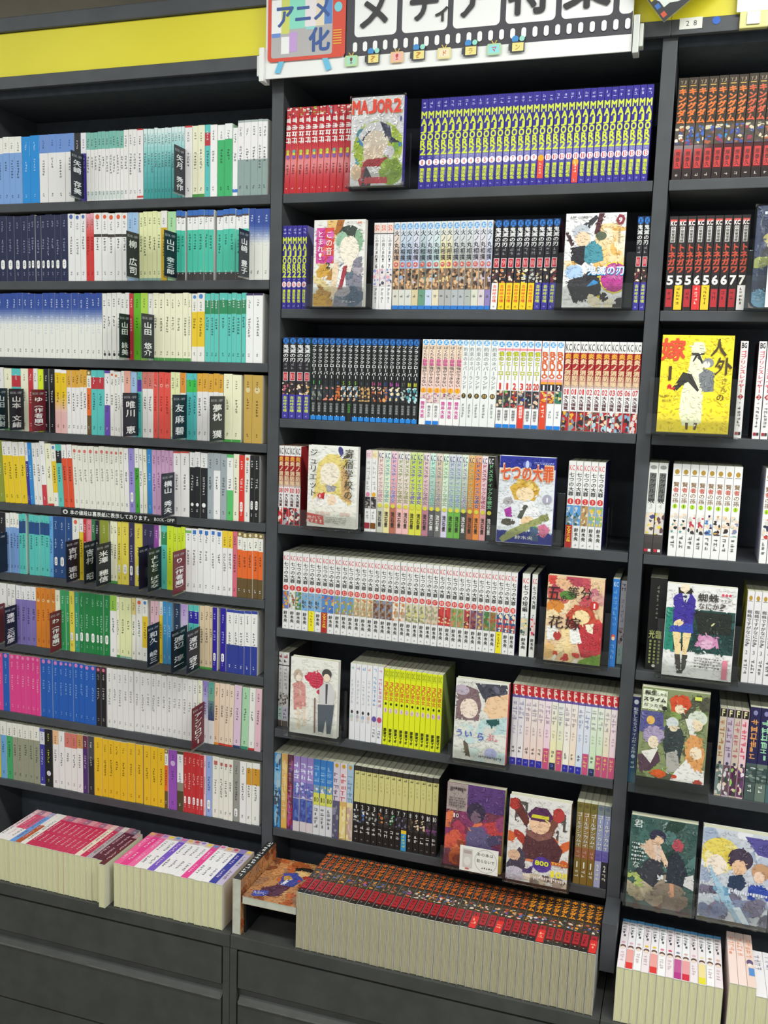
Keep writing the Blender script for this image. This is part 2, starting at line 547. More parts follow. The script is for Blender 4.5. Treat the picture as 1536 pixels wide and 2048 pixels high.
# ---------------------------------------------------------------- where each run of books stands (millimetres along the shelf)
LEFT = [
 [('whblue',[-737.5,-720.2,-702.3,-685.4,-666.9]),('brightblue',[-666.9,-643.6,-617.7]),('bluetop',[-617.7,-594.2,-570,-546.5,-522.6]),('black',[-521.8,-505.0]),('whpurple',[-505,-490.3]),('tealtop',[-489.7,-479.8,-469.9,-460,-450.1,-440.3,-430.5,-420.7,-411,-401.3,-391.6]),('white',[-391.6,-379.4,-368.2,-357.4]),('whredends',[-357.4,-341.5]),('tealgrad',[-340.4,-331.6,-322.9,-314.2,-305.4,-296.8,-288.1,-279.5,-270.8,-262.2,-253.7,-245.1,-237.1]),('whredtop',[-236.6,-218.4]),('creamgreen',[-218.4,-203.9,-187.7]),('turqred',[-187.7,-173.8]),('whiteplain',[-173.8,-157.1]),('whgreen',[-157.1,-138.6,-120.5]),('whbluemark',[-120,-108.0]),('greyhalf',[-108,-93.5,-77.2,-61,-49.5,-37.5])],
 [('navy',[-735.9,-714.7,-693.1,-673.5,-655.2,-645,-632.5,-617.4,-605.1,-590.1,-577.9,-561.6,-542.2]),('whbluedot',[-542.2,-524,-508.6,-493.4]),('redpink',[-493.4,-482.8,-471.5]),('whorangeband',[-471.5,-451.3,-434.8,-416.1,-398,-383.8]),('ltblue',[-383.3,-369.2,-354.4]),('paleyellow',[-353,-342.3,-330.9,-318.3,-307,-296.2]),('whgold',[-296.2,-280.7]),('ltgreen',[-280.2,-259.5]),('tealblue',[-258.3,-245.9,-234.8]),('tealblue',[-230.6,-216.4,-203,-188.4,-177.4,-164.2]),('tealblue',[-158.1,-142.5,-127,-111.5,-96.1,-80.1]),('bluegrad',[-79.1,-65.5,-45.6,-28.7])],
 [('bluegrad',[-748.2,-728.2,-704,-687.8,-672.9,-656.1,-637.9,-617.1,-597.7,-582.6,-568.9,-552.5,-536.2,-517.3,-499.8,-482.4,-469.1,-451.9]),('whblackdot',[-450.5,-438.6,-426.8,-413.7,-401.9,-390.7,-379.8]),('red',[-379.5,-368.6]),('green',[-367.6,-349.5]),('limegreen',[-349.5,-331.1]),('white',[-330.2,-317.2]),('creamgreen',[-316.7,-302.2,-288.2,-273.1,-259.8,-241.3,-226.8,-219.4]),('whyellowmid',[-218.9,-204.5,-185.6]),('turqgreen',[-184.9,-171.4,-162.1]),('turqgreen',[-162.1,-151.4]),('turqgreen',[-149.4,-128.9,-119.2,-108.4,-96.4]),('turqgreen',[-95.2,-84.5]),('whdarktop',[-84,-66.6,-44.2])],
 [('white',[-754.7,-732.2]),('creamgreen',[-731,-708.6]),('turqred',[-708.6,-682.3]),('creamplain',[-681.7,-660.2]),('red',[-659.6,-646.0]),('white',[-645.5,-633.4]),('yellow',[-632.8,-617.9]),('black',[-615.1,-601.2,-585.9]),('yellowpink',[-585.3,-567.3,-551.4]),('goldtop',[-550.8,-539,-526.7,-515.8,-506.3,-496.0]),('whorangebrown',[-496,-484.1]),('turqred',[-483.3,-467.1,-448.4]),('whpurplehalf',[-447.8,-432.9]),('whorangedot',[-432.4,-421.7,-411.1]),('white',[-411.1,-403.2,-394.0]),('salmon',[-393.2,-376.9]),('ltblue',[-376.4,-361.2]),('turqpurple',[-358.6,-347.7]),('salmontop',[-346.5,-332,-317.0]),('redcoral',[-317,-306.2]),('redcoral',[-302.9,-288.3,-272.0]),('paleyellow',[-271.5,-259.8,-246.9]),('orangetop',[-246.4,-232.5]),('turqlime',[-231.2,-213.7,-204.4]),('goldtop',[-204.2,-190,-176.3,-162.7,-149.2,-137.4]),('creamgreenwide',[-136.7,-116.2,-93.9]),('tan',[-87.1,-66.6,-41.5])],
 [('olive',[-752.7,-733.7]),('yellowwh',[-733.7,-720.6,-704.6,-686.7,-669.5]),('whpurple',[-668.4,-660.0]),('blue',[-659.8,-647.8]),('white',[-647.5,-637.2,-624.5]),('whredbottom',[-624.2,-610.3]),('creamred',[-610.1,-592.9]),('whyellowmid',[-592.6,-578.3]),('turqblack',[-578,-562.4]),('whredorange',[-561.9,-548.2,-533.8]),('whreddot',[-533.6,-518.4,-504.6,-489.6,-473.2,-459.7,-444.8,-431.3,-418.5,-405.9,-393.9]),('white',[-393.6,-380.6]),('lavender',[-380.3,-365.3]),('whgreenlow',[-365,-353.7]),('white',[-353.1,-343.7]),('creamplain',[-343.4,-333.7]),('blue',[-332.6,-319.5]),('mauve',[-319.3,-307,-294.8,-285.3,-275,-264.2]),('whredtop',[-263.6,-244.7,-223.1]),('whblack',[-222.8,-208.6,-194.5,-176.4]),('grey',[-176.2,-161.4]),('greytop',[-161.2,-144.0]),('grey',[-143.8,-127.9]),('whgreenends',[-127.7,-111.2]),('creamplain',[-110.9,-97.2]),('redbright',[-97,-83.8]),('whorangedot',[-83.5,-69.9]),('blackpill',[-69.7,-58.7,-46.7])],
 [('creamplain',[-777,-757.7]),('black',[-757.4,-737.3]),('whblue',[-735,-723.8,-713.6,-704.8,-696.0]),('turqnavy',[-695.7,-685.8,-675.7]),('turqnavy',[-667,-651.1,-635.3,-621,-606.7]),('skyblue',[-606.5,-596.2]),('navypill',[-595.9,-579.8,-560.1,-542.1]),('whorangedot',[-541.6,-523.1]),('whyellow',[-522.6,-510.4]),('red',[-509.8,-500.4]),('pink',[-500.1,-486.8]),('darkgreen',[-486.6,-476.7]),('black',[-476.1,-464.6]),('olive',[-464,-439.7]),('creamgreen',[-435.6,-426.1,-416.1]),('yellowsoft',[-415.3,-404.5,-384.9]),('darkpurple',[-383.8,-369.4]),('yellowsoft',[-368.3,-347.8]),('darkpurple',[-346.4,-332.6,-316.2]),('purple',[-315.7,-303.1]),('white',[-302.8,-297.3]),('turqgreen',[-296.8,-281.1]),('lime',[-280.9,-263.7,-254.1,-244.3,-233.5]),('whgreenmark',[-233,-217.3]),('whbluemarktop',[-217.3,-200.7,-185.5,-169,-153.9,-137.6]),('yellowtop',[-137.6,-124.3,-111.4]),('pinkred',[-111.1,-100.2]),('whorangebrown',[-99.9,-87.8,-73.5,-60.8,-46.6,-35.1])],
 [('creamplain',[-779.4,-759.0]),('white',[-758.4,-738.2]),('white',[-736.4,-725.1,-712.4]),('whlavender',[-709.4,-694.7,-680,-665.4,-650.5]),('orange',[-649.9,-634.8,-620.4,-606,-593.4]),('creamplain',[-592.8,-579.1]),('greenline',[-577.9,-563.1,-552.3]),('yellowsoft',[-551.8,-537.6]),('greenteal',[-536.5,-524.9]),('greenpill',[-524.6,-509.5,-494.1,-477.4,-466.3,-455.2,-438.7]),('whlimetop',[-438.1,-419.5]),('creamgreen',[-419.2,-410.5]),('paleyellow',[-410.2,-393.6,-377.3]),('creamyellowtop',[-377.1,-366.5]),('whorangedot',[-365.9,-348.4]),('whyellowmid',[-348.1,-333.1]),('pinkpale',[-325.7,-313.7,-302.8]),('whyellow',[-302.3,-292.7]),('bluemid',[-292.5,-280.6,-269.0]),('navy2',[-262.2,-245.5]),('lilac',[-244.9,-227.0]),('turqroyal',[-224.4,-210.1,-196.7]),('beigegreen',[-196,-183.1,-170.3,-161.4]),('royal',[-160.9,-148.7]),('royal',[-141.6,-127.1]),('whbluelow',[-125.4,-107,-93.2,-79.5,-63.3,-47.2])],
 [('hotpink',[-771.1,-754.5]),('bluedot',[-754.2,-735.0]),('hotpink',[-734.7,-717,-700.6,-685.8,-669.5,-654.8,-641.6]),('bluedot',[-641.3,-622.6,-605.1,-587.7,-571.9,-559,-544.6,-527.5,-511.9,-495,-478.1]),('blackdot',[-477.8,-464.1,-449.6]),('whiteplain2',[-448.4,-433.4,-418.2,-402.5,-386.6,-372.9,-372.2,-355.9,-340.2,-324.8,-311.3,-296.6,-281.9,-267.3,-254,-239.5,-226.4,-212.5]),('white',[-212,-198.9]),('creamplain',[-198.4,-186.5]),('lavgrad',[-185.9,-171.7]),('bluegreenart',[-171.4,-154.9]),('peachorange',[-154.4,-142.1]),('peachred',[-141.8,-125.5,-115.3,-103.8]),('pinknavy',[-103.3,-84.9]),('palegreen',[-82.3,-64.7]),('whredbottom2',[-64.5,-48.5]),('pinkpale',[-48.2,-32.3])],
 [('whyellow',[-788.5,-767.1]),('whskyblue',[-766.8,-748.8]),('whgreen2',[-748.5,-730.6]),('wholive',[-730.3,-715.5,-699,-682.5,-666.1,-647.7]),('whindigo',[-647.1,-632.1]),('blackyellow',[-631.8,-608.5]),('whpeachtop',[-607.6,-591.0]),('white',[-590.7,-573.5]),('salmontop',[-572.9,-553.2,-535.9]),('tantop',[-535.6,-518.7]),('maroonpurple',[-518.4,-504.4]),('blackgrey',[-502.9,-487.0]),('gold',[-485.9,-463.2,-446.3,-429.5,-411.3,-391.8,-369.7]),('gold',[-369.1,-348.5]),('gold',[-345.7,-326.6,-307,-287.3]),('whorangebrown',[-287,-277.9]),('violet',[-277.3,-253.7]),('oliveblock',[-253.2,-236.4]),('redpill',[-236.1,-225.8,-213.9,-202,-191.5,-182.3]),('pinkpale',[-182,-175.7]),('periwinkle',[-175.2,-160.1]),('creamredmark',[-159.5,-141.9,-128.9,-116,-104.5]),('greyolive',[-103.9,-87.8]),('white',[-87.3,-70.0]),('whtanblock',[-69.5,-56,-35.8])],
]
DIVIDERS = [
 (0,-495.9,-42.5,'矢崎 存美','n'),
 (0,-234.3,-42.2,'矢月 秀作','n'),
 (1,-350.6,-47.1,'柳 広司','n'),
 (1,-254.8,-49.1,'山口 幸三郎','n'),
 (1,-76.6,-45.1,'山崎 豊子','n'),
 (2,-375.9,-39.0,'山田 詠美','n'),
 (2,-313.0,-47.7,'山田 悠介','n'),
 (3,-719.4,-46.8,'山田 宗樹','n'),
 (3,-672.4,-47.7,'山本 文緒','n'),
 (3,-609.9,-46.8,'ゆ︵作者順︶','m'),
 (3,-354.8,-58.3,'唯川 恵','n'),
 (3,-228.5,-58.0,'友麻碧','n'),
 (3,-133.0,-64.1,'夢枕 獏','n'),
 (4,-260.4,-51.7,'横山 秀夫','n'),
 (5,-730.6,-47.7,'','n'),
 (5,-519.3,-48.5,'吉村 達也','n'),
 (5,-473.8,-43.0,'吉村 昭','n'),
 (5,-431.6,-55.4,'米澤 穂信','n'),
 (5,-328.6,-38.0,'','n'),
 (5,-294.7,-53.4,'よしもと ばなな','n'),
 (5,-230.0,-53.1,'り︵作者順︶','m'),
 (6,-742.1,-38.0,'','m'),
 (6,-706.0,-41.6,'連城 三紀彦','n'),
 (6,-575.1,-39.0,'わ︵作者順︶','m'),
 (6,-299.4,-49.7,'和久 峻三','n'),
 (6,-226.1,-67.8,'渡辺 淳一','n'),
 (6,-192.6,-56.3,'渡辺 容子','n'),
 (7,-180.0,-53.7,'アンソロジー','m'),
]
MID = [
 [('redsport',[-1.4,14.1,29.4,44.7,59.9,75,90.1,105.1,120,134.9,149.7]),('purple',[298.1,312.8,327.4,342,356.5,370.9,385.3,399.5,413.8,427.9,442,456,470,483.9,497.7,511.5,525.2,538.9,552.5,566,579.4,592.8,606.2,619.5,632.7,645.9,659,672,685,698,710.8,723.7,736.4,749.2])],
 [('purple2',[0.3,11.9,23.5,35,46.5,57.9]),('koto',[207.7,221.7,235.6,249.5]),('sumo',[250.9,264.9,278.1,292.5,306.7,321.5,335.9,350.5,363.4,376.8,391.4,404.3,418.3,432.9,446.2,458.2]),('blade',[458.7,473.4,488.1,502.6,517.1,531.5,545.9,560.1,574.4,588.5]),('blade2',[736.6,748.9,761.2])],
 [('blade3',[4.3,20.6,38,55.8,71.9]),('clover',[72.4,86.3,100.2,114,127.8,141.5,155.1,168.7,182.3,195.7,209.2,222.5,235.9,249.1,262.3,275.5,288.6,301.6,314.6]),('study',[317.2,331.9,346.5,361.1,375.6,390.1,404.5]),('never',[405,418.4,431.3,446.2,463.7,479.4]),('hero',[480,494.7,509.4,524,538.5,552.9,567.3]),('ninja',[567.9,583,597.9,612.8]),('flame',[613.3,628.4,643.4,658.3,673.1,687.9,702.6,717.2,731.7,746.2,760.6])],
 [('flame2',[-0.8,12.9,26.5,40.1,53.6]),('boarding',[203.8,217.3,230.7]),('domestic',[231.6,246.1,260.5,274.9,289.2,303.5,317.6,331.8,345.8,359.8,373.8,387.7,401.5,415.2,428.9,442.6,456.2,469.7,483.2]),('sins2',[633.5,648.2,662.9,677.5,692,706.5])],
 [('sins',[14.3,30.1,45.9,61.6,77.3,92.8,108.3,123.8,139.1,154.4,169.7,184.8,199.9,214.9,229.9,244.8,259.6,274.4,289.1,303.7,318.3,332.8,347.2,361.6,375.9,390.2,404.4,418.5,432.6,446.6,460.6,474.5,488.3,502.1,515.8,529.5,543.1]),('sinsx',[552.6,568.8,572.5,584.4]),('bluecomic',[734.3,748.1]),('whcomic',[748.6,761.0])],
 [('grim',[-4.5,11.2,27.0]),('cardw',[181,194.1,207.2,220.2,233.1,246,258.9]),('girl',[259.5,271.8,284.1,296.4,308.6,320.7,332.8,344.9,356.9,368.9,380.9,392.8]),('ciao',[544.1,558.1,572.1,586,599.9,613.7,627.4,641.1,654.7,668.3,681.8,695.3,708.7,722,735.3,748.5,761.7])],
 [('fantasy',[-3.5,18.4,34.2,49.4,65.9,82.7,99.2,115.3,130.7,147,163.6,180.7,195.8]),('apple',[197.3,211.7,226,240.3,254.4,268.6,282.7,296.7,310.7,324.6,338.4,352.2,366,379.6,393.3]),('gold',[690.6,705.2,719.8,734.4,748.8,763.2])],
]
RIGHT = [
 [('king',[792.5,810.2,827.8,845.4,862.8,880.1,897.3,914.4,931.4,948.3,965.1])],
 [('boss',[795.2,811.6,827.8,844,860.1,876.1,892,907.8,923.5,939.2])],
 [('goblin',[938.1,952.3,970.5,984.2,985,998.6])],
 [('gamble',[786.5,804.7,822.7]),('sage',[833.7,849.9,865.9,881.9,897.8,913.6,929.3,944.9,960.5]),('sage2',[1000.9,1014.2,1014.7,1027.5])],
 [('thick',[805.7,838.5]),('spider',[986.7,999.9,1013.1,1026.2,1039.3])],
 [('slime1',[787.8,803.6]),('fmag',[954.4,968.1,981.7,995.2,1008.7]),('slime2',[1009.6,1029.3,1048.9,1068.4])],
]

# ---------------------------------------------------------------- paperback novels in the bay of narrow shelves
# style: description, spine colour, bands from the top, extras
WH, CR = 'efebea', 'f1eed0'
ST = {
 'whblue': ('white topped pale blue paperback', '7fa6df', [(0, .24, 'f3f0e8')], {}),
 'brightblue': ('glossy bright blue paperback', '2590dc', [], {'wrap': 1, 'tx': 'bfe0ff'}),
 'bluetop': ('white paperback with cornflower blue top third', WH, [(0, .27, '6c93d8')], {}),
 'black': ('black paperback', '16161c', [], {'tx': 'd8d8d8'}),
 'whpurple': ('white topped deep purple paperback', '3b2a92', [(0, .30, 'ece8ee')], {}),
 'tealtop': ('white paperback with sea green top quarter', WH, [(0, .25, '79bcae'), (.86, .98, 'd6dedb')], {}),
 'white': ('plain white paperback with small print', 'ece9e6', [], {}),
 'whiteplain': ('thick clean white paperback', 'f6f3f3', [], {}),
 'whiteplain2': ('off-white paperback with small grey print', 'eae6e4', [], {'tx': '8f8c8c'}),
 'whredends': ('white paperback with red ends', 'efe9ea', [(0, .02, 'c8302c'), (.95, .98, 'd0403c')], {}),
 'tealgrad': ('teal paperback fading to pale at the top', '2fa3a3', [(0, .45, ('e6f2f0', '6dbfc0')), (.45, 1, ('6dbfc0', '2a9a98'))], {'tx': '2a5a66'}),
 'whredtop': ('white paperback with thin red top edge', 'efeaea', [(0, .025, 'cc3a36')], {}),
 'creamgreen': ('cream paperback with green foot', CR, [(.955, 1, '4f9a4c')], {}),
 'creamgreenwide': ('thick cream paperback with green foot', 'f2f0cc', [(.96, 1, '4aa04a')], {}),
 'creamplain': ('plain cream paperback', 'eeebd2', [], {}),
 'creamred': ('cream paperback with red foot', CR, [(.965, 1, 'c8403c')], {}),
 'turqred': ('turquoise paperback with red block', '58c4c0', [(.11, .29, 'c02c38')], {}),
 'turqgreen': ('turquoise paperback with dark green block', '5fc8bc', [(.10, .30, '2c8a5a')], {}),
 'turqpurple': ('turquoise paperback with violet block', '4ab3ac', [(.12, .30, '5a2aa8')], {}),
 'turqlime': ('turquoise paperback with bright green block', '56c0c0', [(.10, .28, '3cc04c')], {}),
 'turqblack': ('turquoise paperback with black block', '5cc4b8', [(.10, .30, '1e1e22')], {}),
 'turqnavy': ('turquoise paperback with navy block', '58c4bc', [(.12, .32, '1f4a86')], {}),
 'turqroyal': ('turquoise paperback with royal blue block', '58c0b8', [(.10, .29, '2a22a0')], {}),
 'whgreen': ('white topped emerald green paperback', '3ab46c', [(0, .21, 'f4f2f2')], {}),
 'whbluemark': ('short white paperback with blue mark at foot', 'f2f0f0', [(.90, .95, '3c7ad0')], {'h': .141}),
 'greyhalf': ('white paperback with grey lower half', 'f2eef0', [(0, .03, 'a9b3b2'), (.52, 1, '8fa3a0')], {'tx': '55555c', 'h': .156}),
 'navy': ('navy paperback with white pill mark', '1d2348', [], {'pill': (.70, .79), 'tx': '9aa0c0', 'side': 'e8e6e2'}),
 'navy2': ('dark navy paperback', '1e3352', [], {'tx': 'c8d0dc'}),
 'navypill': ('deep blue paperback with white pill mark', '1d4884', [], {'pill': (.68, .78), 'tx': 'c0d0e8', 'side': 'd8dce4'}),
 'whbluedot': ('white paperback with small blue mark at top', 'eceaea', [], {'dot': (.045, '4c6cb0')}),
 'redpink': ('red paperback fading to pink at the top', 'd4302c', [(0, .34, ('eeb0bc', 'd6403c'))], {'tx': '9a2024'}),
 'whorangeband': ('white paperback with orange dot and black band', 'eeecea', [(.31, .355, '3c3634')], {'dot': (.06, 'e0603a')}),
 'ltblue': ('light blue paperback', '9fc0e4', [], {}),
 'skyblue': ('sky blue paperback', '5fa8e0', [], {}),
 'paleyellow': ('pale yellow paperback', 'e8eab4', [(.965, 1, '8fb4a8')], {}),
 'whgold': ('white topped gold paperback', 'd6ae18', [(0, .24, 'ece8e4')], {}),
 'ltgreen': ('soft green paperback', 'a9d8a4', [], {}),
 'tealblue': ('mint paperback with blue cap and black foot', '48c4a8', [(0, .075, '2f68ba'), (.075, .10, '4a3a3a'), (.10, .28, 'f0eeee'), (.885, 1, '3c3636')], {'tx': '1e5a50', 'side': 'e8e6e4'}),
 'bluegrad': ('white paperback with indigo top fading down', 'ecebe4', [(0, .22, '2c4a9c'), (.22, .47, ('2c4a9c', 'e6e8ea'))], {'tx2': 'dfe6f4', 'side': 'eeeae0'}),
 'whblackdot': ('white paperback with round black mark at foot', 'eae8e2', [], {'dot': (.925, '3a3a3a')}),
 'red': ('red paperback', 'c8303a', [], {'tx': 'f0d8d8'}),
 'redbright': ('bright red paperback with white pill', 'e2342a', [], {'pill': (.72, .84), 'tx': 'ffe8e4'}),
 'redcoral': ('coral red paperback', 'ea5348', [], {'tx': 'a02824', 'dot': (.2, 'f0a090')}),
 'redpill': ('crimson paperback with white pill near foot', 'c42c2e', [], {'pill': (.74, .84), 'tx': 'f0b8b0'}),
 'green': ('grass green paperback', '63b81c', [], {'tx': '2e6a10'}),
 'limegreen': ('light lime green paperback', 'b0d64c', [], {}),
 'whyellowmid': ('white paperback with yellow middle', 'efece4', [(.27, .78, 'ecc82c')], {'dot': (.05, '4a8ad0')}),
 'whdarktop': ('white paperback with dark violet cap', 'f3f1f1', [(0, .03, '3a2c5c')], {}),
 'yellow': ('acid yellow paperback', 'dcec1e', [], {}),
 'yellowwh': ('white topped egg yellow paperback', 'ecca1a', [(0, .225, 'f0ecea')], {}),
 'whyellow': ('white topped mustard yellow paperback', 'e8c828', [(0, .22, 'f0ecea')], {}),
 'yellowpink': ('yellow paperback fading to pink', 'e8b8b4', [(0, .05, 'f6f0ee'), (.05, .36, 'ecc414'), (.36, .66, ('ecc414', 'ecc0bc'))], {}),
 'yellowsoft': ('soft yellow paperback', 'e6d450', [], {'pill': (.70, .80)}),
 'yellowtop': ('white paperback with yellow top quarter', WH, [(0, .26, 'f0cc30')], {}),
 'goldtop': ('white paperback with amber top quarter', WH, [(0, .27, 'e0a838')], {'tx': '3a3a3a'}),
 'whorangebrown': ('white, orange and brown banded paperback', 'f0ede4', [(0, .075, '8a7440'), (.27, .70, 'ea6a28'), (.70, 1, '66502a')], {'dot': (.037, 'e8dcb0')}),
 'whpurplehalf': ('white paperback with purple lower half', 'eeeaec', [(0, .04, '6a48b0'), (.53, 1, '6a4ab2')], {}),
 'whorangedot': ('white paperback with orange dot at top', 'ece9e2', [], {'dot': (.065, 'e0643c')}),
 'salmon': ('salmon paperback', 'ecaa98', [], {}),
 'salmontop': ('white paperback with salmon top quarter', 'ece8e4', [(0, .255, 'd4786c')], {}),
 'orangetop': ('white paperback with orange top', 'eeece4', [(0, .3, 'e09030')], {}),
 'tan': ('thick tan paperback', 'c9a550', [], {'dot': (.22, 'e0cc98'), 'tx': '4a3a10'}),
 'olive': ('olive green paperback', '8f9830', [], {'tx': 'd8dca0'}),
 'blue': ('mid blue paperback', '2f8ad0', [], {'tx': 'b8dcf4'}),
 'bluemid': ('steel blue paperback', '3f94cc', [], {'tx': 'b8dcf0'}),
 'whredbottom': ('tall white paperback with red lower third', 'f2f0ee', [(.68, 1, 'd03c48')], {'h': .157}),
 'whredorange': ('white topped vermilion paperback', 'e4502c', [(0, .215, 'f2efee')], {}),
 'whreddot': ('ivory paperback with red dot at top', 'ebe9dc', [], {'dot': (.085, 'd8706c'), 'tx': '8a8880'}),
 'lavender': ('lavender paperback with white pill', '9a8cd4', [], {'pill': (.70, .82)}),
 'lilac': ('lilac topped white paperback', 'e0dce8', [(0, .45, ('b090d0', 'd8d0e4'))], {}),
 'whgreenlow': ('white topped leaf green paperback', '3ea42c', [(0, .30, 'eeece8')], {}),
 'mauve': ('mauve pink paperback', 'd0a2c8', [], {'tx': '7a4a78'}),
 'whblack': ('white topped black paperback', '1c1c20', [(0, .225, 'f2f0f0')], {'dot': (.80, 'f0f0f0'), 'tx': 'd8d8d8'}),
 'grey': ('silver grey paperback', 'a3acb2', [], {}),
 'greytop': ('white paperback with grey top quarter', 'eeeeee', [(0, .26, 'a6aeb4')], {}),
 'whgreenends': ('white paperback with green cap and green lower half', 'f0f0ec', [(0, .05, '58b868'), (.54, 1, '5cc06c')], {}),
 'blackpill': ('black paperback with white pill mark', '1a1a1c', [], {'pill': (.69, .80), 'tx': 'd0d0d0'}),
 'whgreenmark': ('white paperback with green mark at top', 'f2f0ee', [(.035, .075, '7cb860')], {}),
 'whbluemarktop': ('white paperback with blue square at top', 'f2f0f0', [], {'sq': (.055, '3c74c8')}),
 'darkgreen': ('dark green paperback', '2c7a4c', [], {'tx': 'c8e0d0'}),
 'pink': ('pink paperback', 'e88a98', [], {}),
 'pinkpale': ('pale pink paperback', 'e6bcc8', [], {}),
 'pinkred': ('rose red paperback', 'dc6a7c', [], {}),
 'darkpurple': ('dark violet paperback with white pill', '342a54', [], {'pill': (.70, .82), 'tx': 'b8b0d0'}),
 'purple': ('bright purple paperback', '9a48a8', [], {'tx': 'e8d0ec'}),
 'lime': ('fluorescent lime paperback', 'd0e42c', [], {'tx': '8a9a20'}),
 'whlavender': ('white topped lavender paperback', '8274b8', [(0, .23, 'f0eeee')], {}),
 'orange': ('orange paperback', 'e08420', [], {'dot': (.21, 'f0c890'), 'tx': 'a04c10'}),
 'greenline': ('jade green paperback', '34a060', [], {'tx': 'c0e4cc', 'side': 'c8e4d0'}),
 'greenteal': ('teal green paperback', '2f9a72', [], {'pill': (.70, .80), 'tx': 'c0e4d4'}),
 'greenpill': ('deep green paperback with white pill', '1a8040', [], {'pill': (.68, .79), 'tx': 'a8d8b8'}),
 'whlimetop': ('white paperback with lime green top quarter', WH, [(0, .25, '94c44c')], {}),
 'creamyellowtop': ('cream paperback with yellow top quarter', 'eceadc', [(0, .27, 'e4d080')], {}),
 'beigegreen': ('beige paperback with green foot', 'e0caa8', [(.965, 1, '4ca040')], {}),
 'royal': ('royal blue paperback with white pill', '2a1c9c', [], {'pill': (.73, .83), 'tx': 'b0b0f0', 'side': 'ece8e4'}),
 'whbluelow': ('white paperback with royal blue lower half', 'f0eeea', [(0, .045, '3444a0'), (.55, 1, '2b3c96')], {'tx': '5a5a66', 'side': 'f0eee6'}),
 'hotpink': ('hot pink paperback', 'e4418e', [], {'dot': (.04, 'f088b8'), 'tx': 'f8b0d0'}),
 'bluedot': ('cobalt blue paperback with pink dot', '205cb6', [], {'dot': (.045, 'd880c0'), 'tx': '90b8e8'}),
 'blackdot': ('black paperback with pink dot', '1c181c', [(0, .1, '4a2030')], {'dot': (.055, 'e07890'), 'tx': 'c0b8bc'}),
 'lavgrad': ('violet paperback fading to white at foot', 'e8e6ea', [(0, .6, ('8c78c0', 'd8dcec'))], {}),
 'bluegreenart': ('green and navy art paperback with white foot', 'e6e4e4', [(0, .3, ('5aa098', '7aa88c')), (.3, .62, ('6a8a8a', '3c4470'))], {}),
 'peachorange': ('peach paperback with orange foot', 'f0ccac', [(.96, 1, 'e08a2c')], {}),
 'peachred': ('pale peach paperback with red foot', 'ecd6c0', [(.965, 1, 'd04030')], {}),
 'pinknavy': ('pink lavender paperback with navy foot', 'e0c4d8', [(.96, 1, '2c4070')], {}),
 'palegreen': ('pale green paperback', 'a8d4ac', [(.95, 1, '3a8a70')], {}),
 'whredbottom2': ('white paperback with thin red foot', 'ecebe4', [(.965, 1, 'c83838')], {}),
 'whskyblue': ('white topped sky blue paperback', '6fa8d8', [(0, .235, 'ece8de')], {}),
 'whgreen2': ('white topped jade paperback', '44a868', [(0, .235, 'ece8de')], {}),
 'wholive': ('white topped grey olive paperback', '9a9a84', [(0, .24, 'ece8de')], {}),
 'whindigo': ('white topped indigo paperback', '3c3c9c', [(0, .06, '5a5ab0'), (.06, .28, 'dcdce4'), (.98, 1, 'e8e4e0')], {}),
 'blackyellow': ('thick black paperback with yellow print', '1c1a1c', [], {'tx': 'd8d850', 'dot': (.77, 'd8d4d8')}),
 'whpeachtop': ('white paperback with peach top quarter', 'ece6e4', [(0, .24, 'ecb888')], {}),
 'tantop': ('white paperback with ochre top quarter', 'ece6e4', [(0, .24, 'c89058')], {}),
 'maroonpurple': ('plum purple paperback', '4c2a6c', [(0, .22, '6c2a48')], {'tx': 'c8b0d0'}),
 'blackgrey': ('black paperback with grey top', '26242c', [(0, .4, '4a464c')], {'tx': 'b8b4b8'}),
 'gold': ('golden yellow paperback', 'eabc20', [], {'tx': '6a5208', 'side': 'e0d0b8'}),
 'violet': ('thick violet paperback', '9650b4', [], {'dot': (.22, 'd0b0dc'), 'tx': '5a2a78'}),
 'oliveblock': ('dark olive paperback with white block', '4c4628', [(.05, .52, 'ecebea'), (.52, .66, '8a8878')], {}),
 'periwinkle': ('periwinkle blue paperback', '92a8dc', [], {'pill': (.74, .86)}),
 'creamredmark': ('ivory paperback with square red mark', 'e8e5d8', [], {'sq': (.10, 'cc6a60')}),
 'greyolive': ('grey green paperback', '93938a', [], {'pill': (.8, .9)}),
 'whtanblock': ('white paperback with ochre block near top', 'eae8e2', [(.09, .36, 'd0962c')], {}),
}
ROWL = ['top novel shelf', 'second novel shelf', 'third novel shelf', 'fourth novel shelf', 'fifth novel shelf', 'sixth novel shelf', 'seventh novel shelf', 'eighth novel shelf', 'lowest novel shelf']
BD = .105


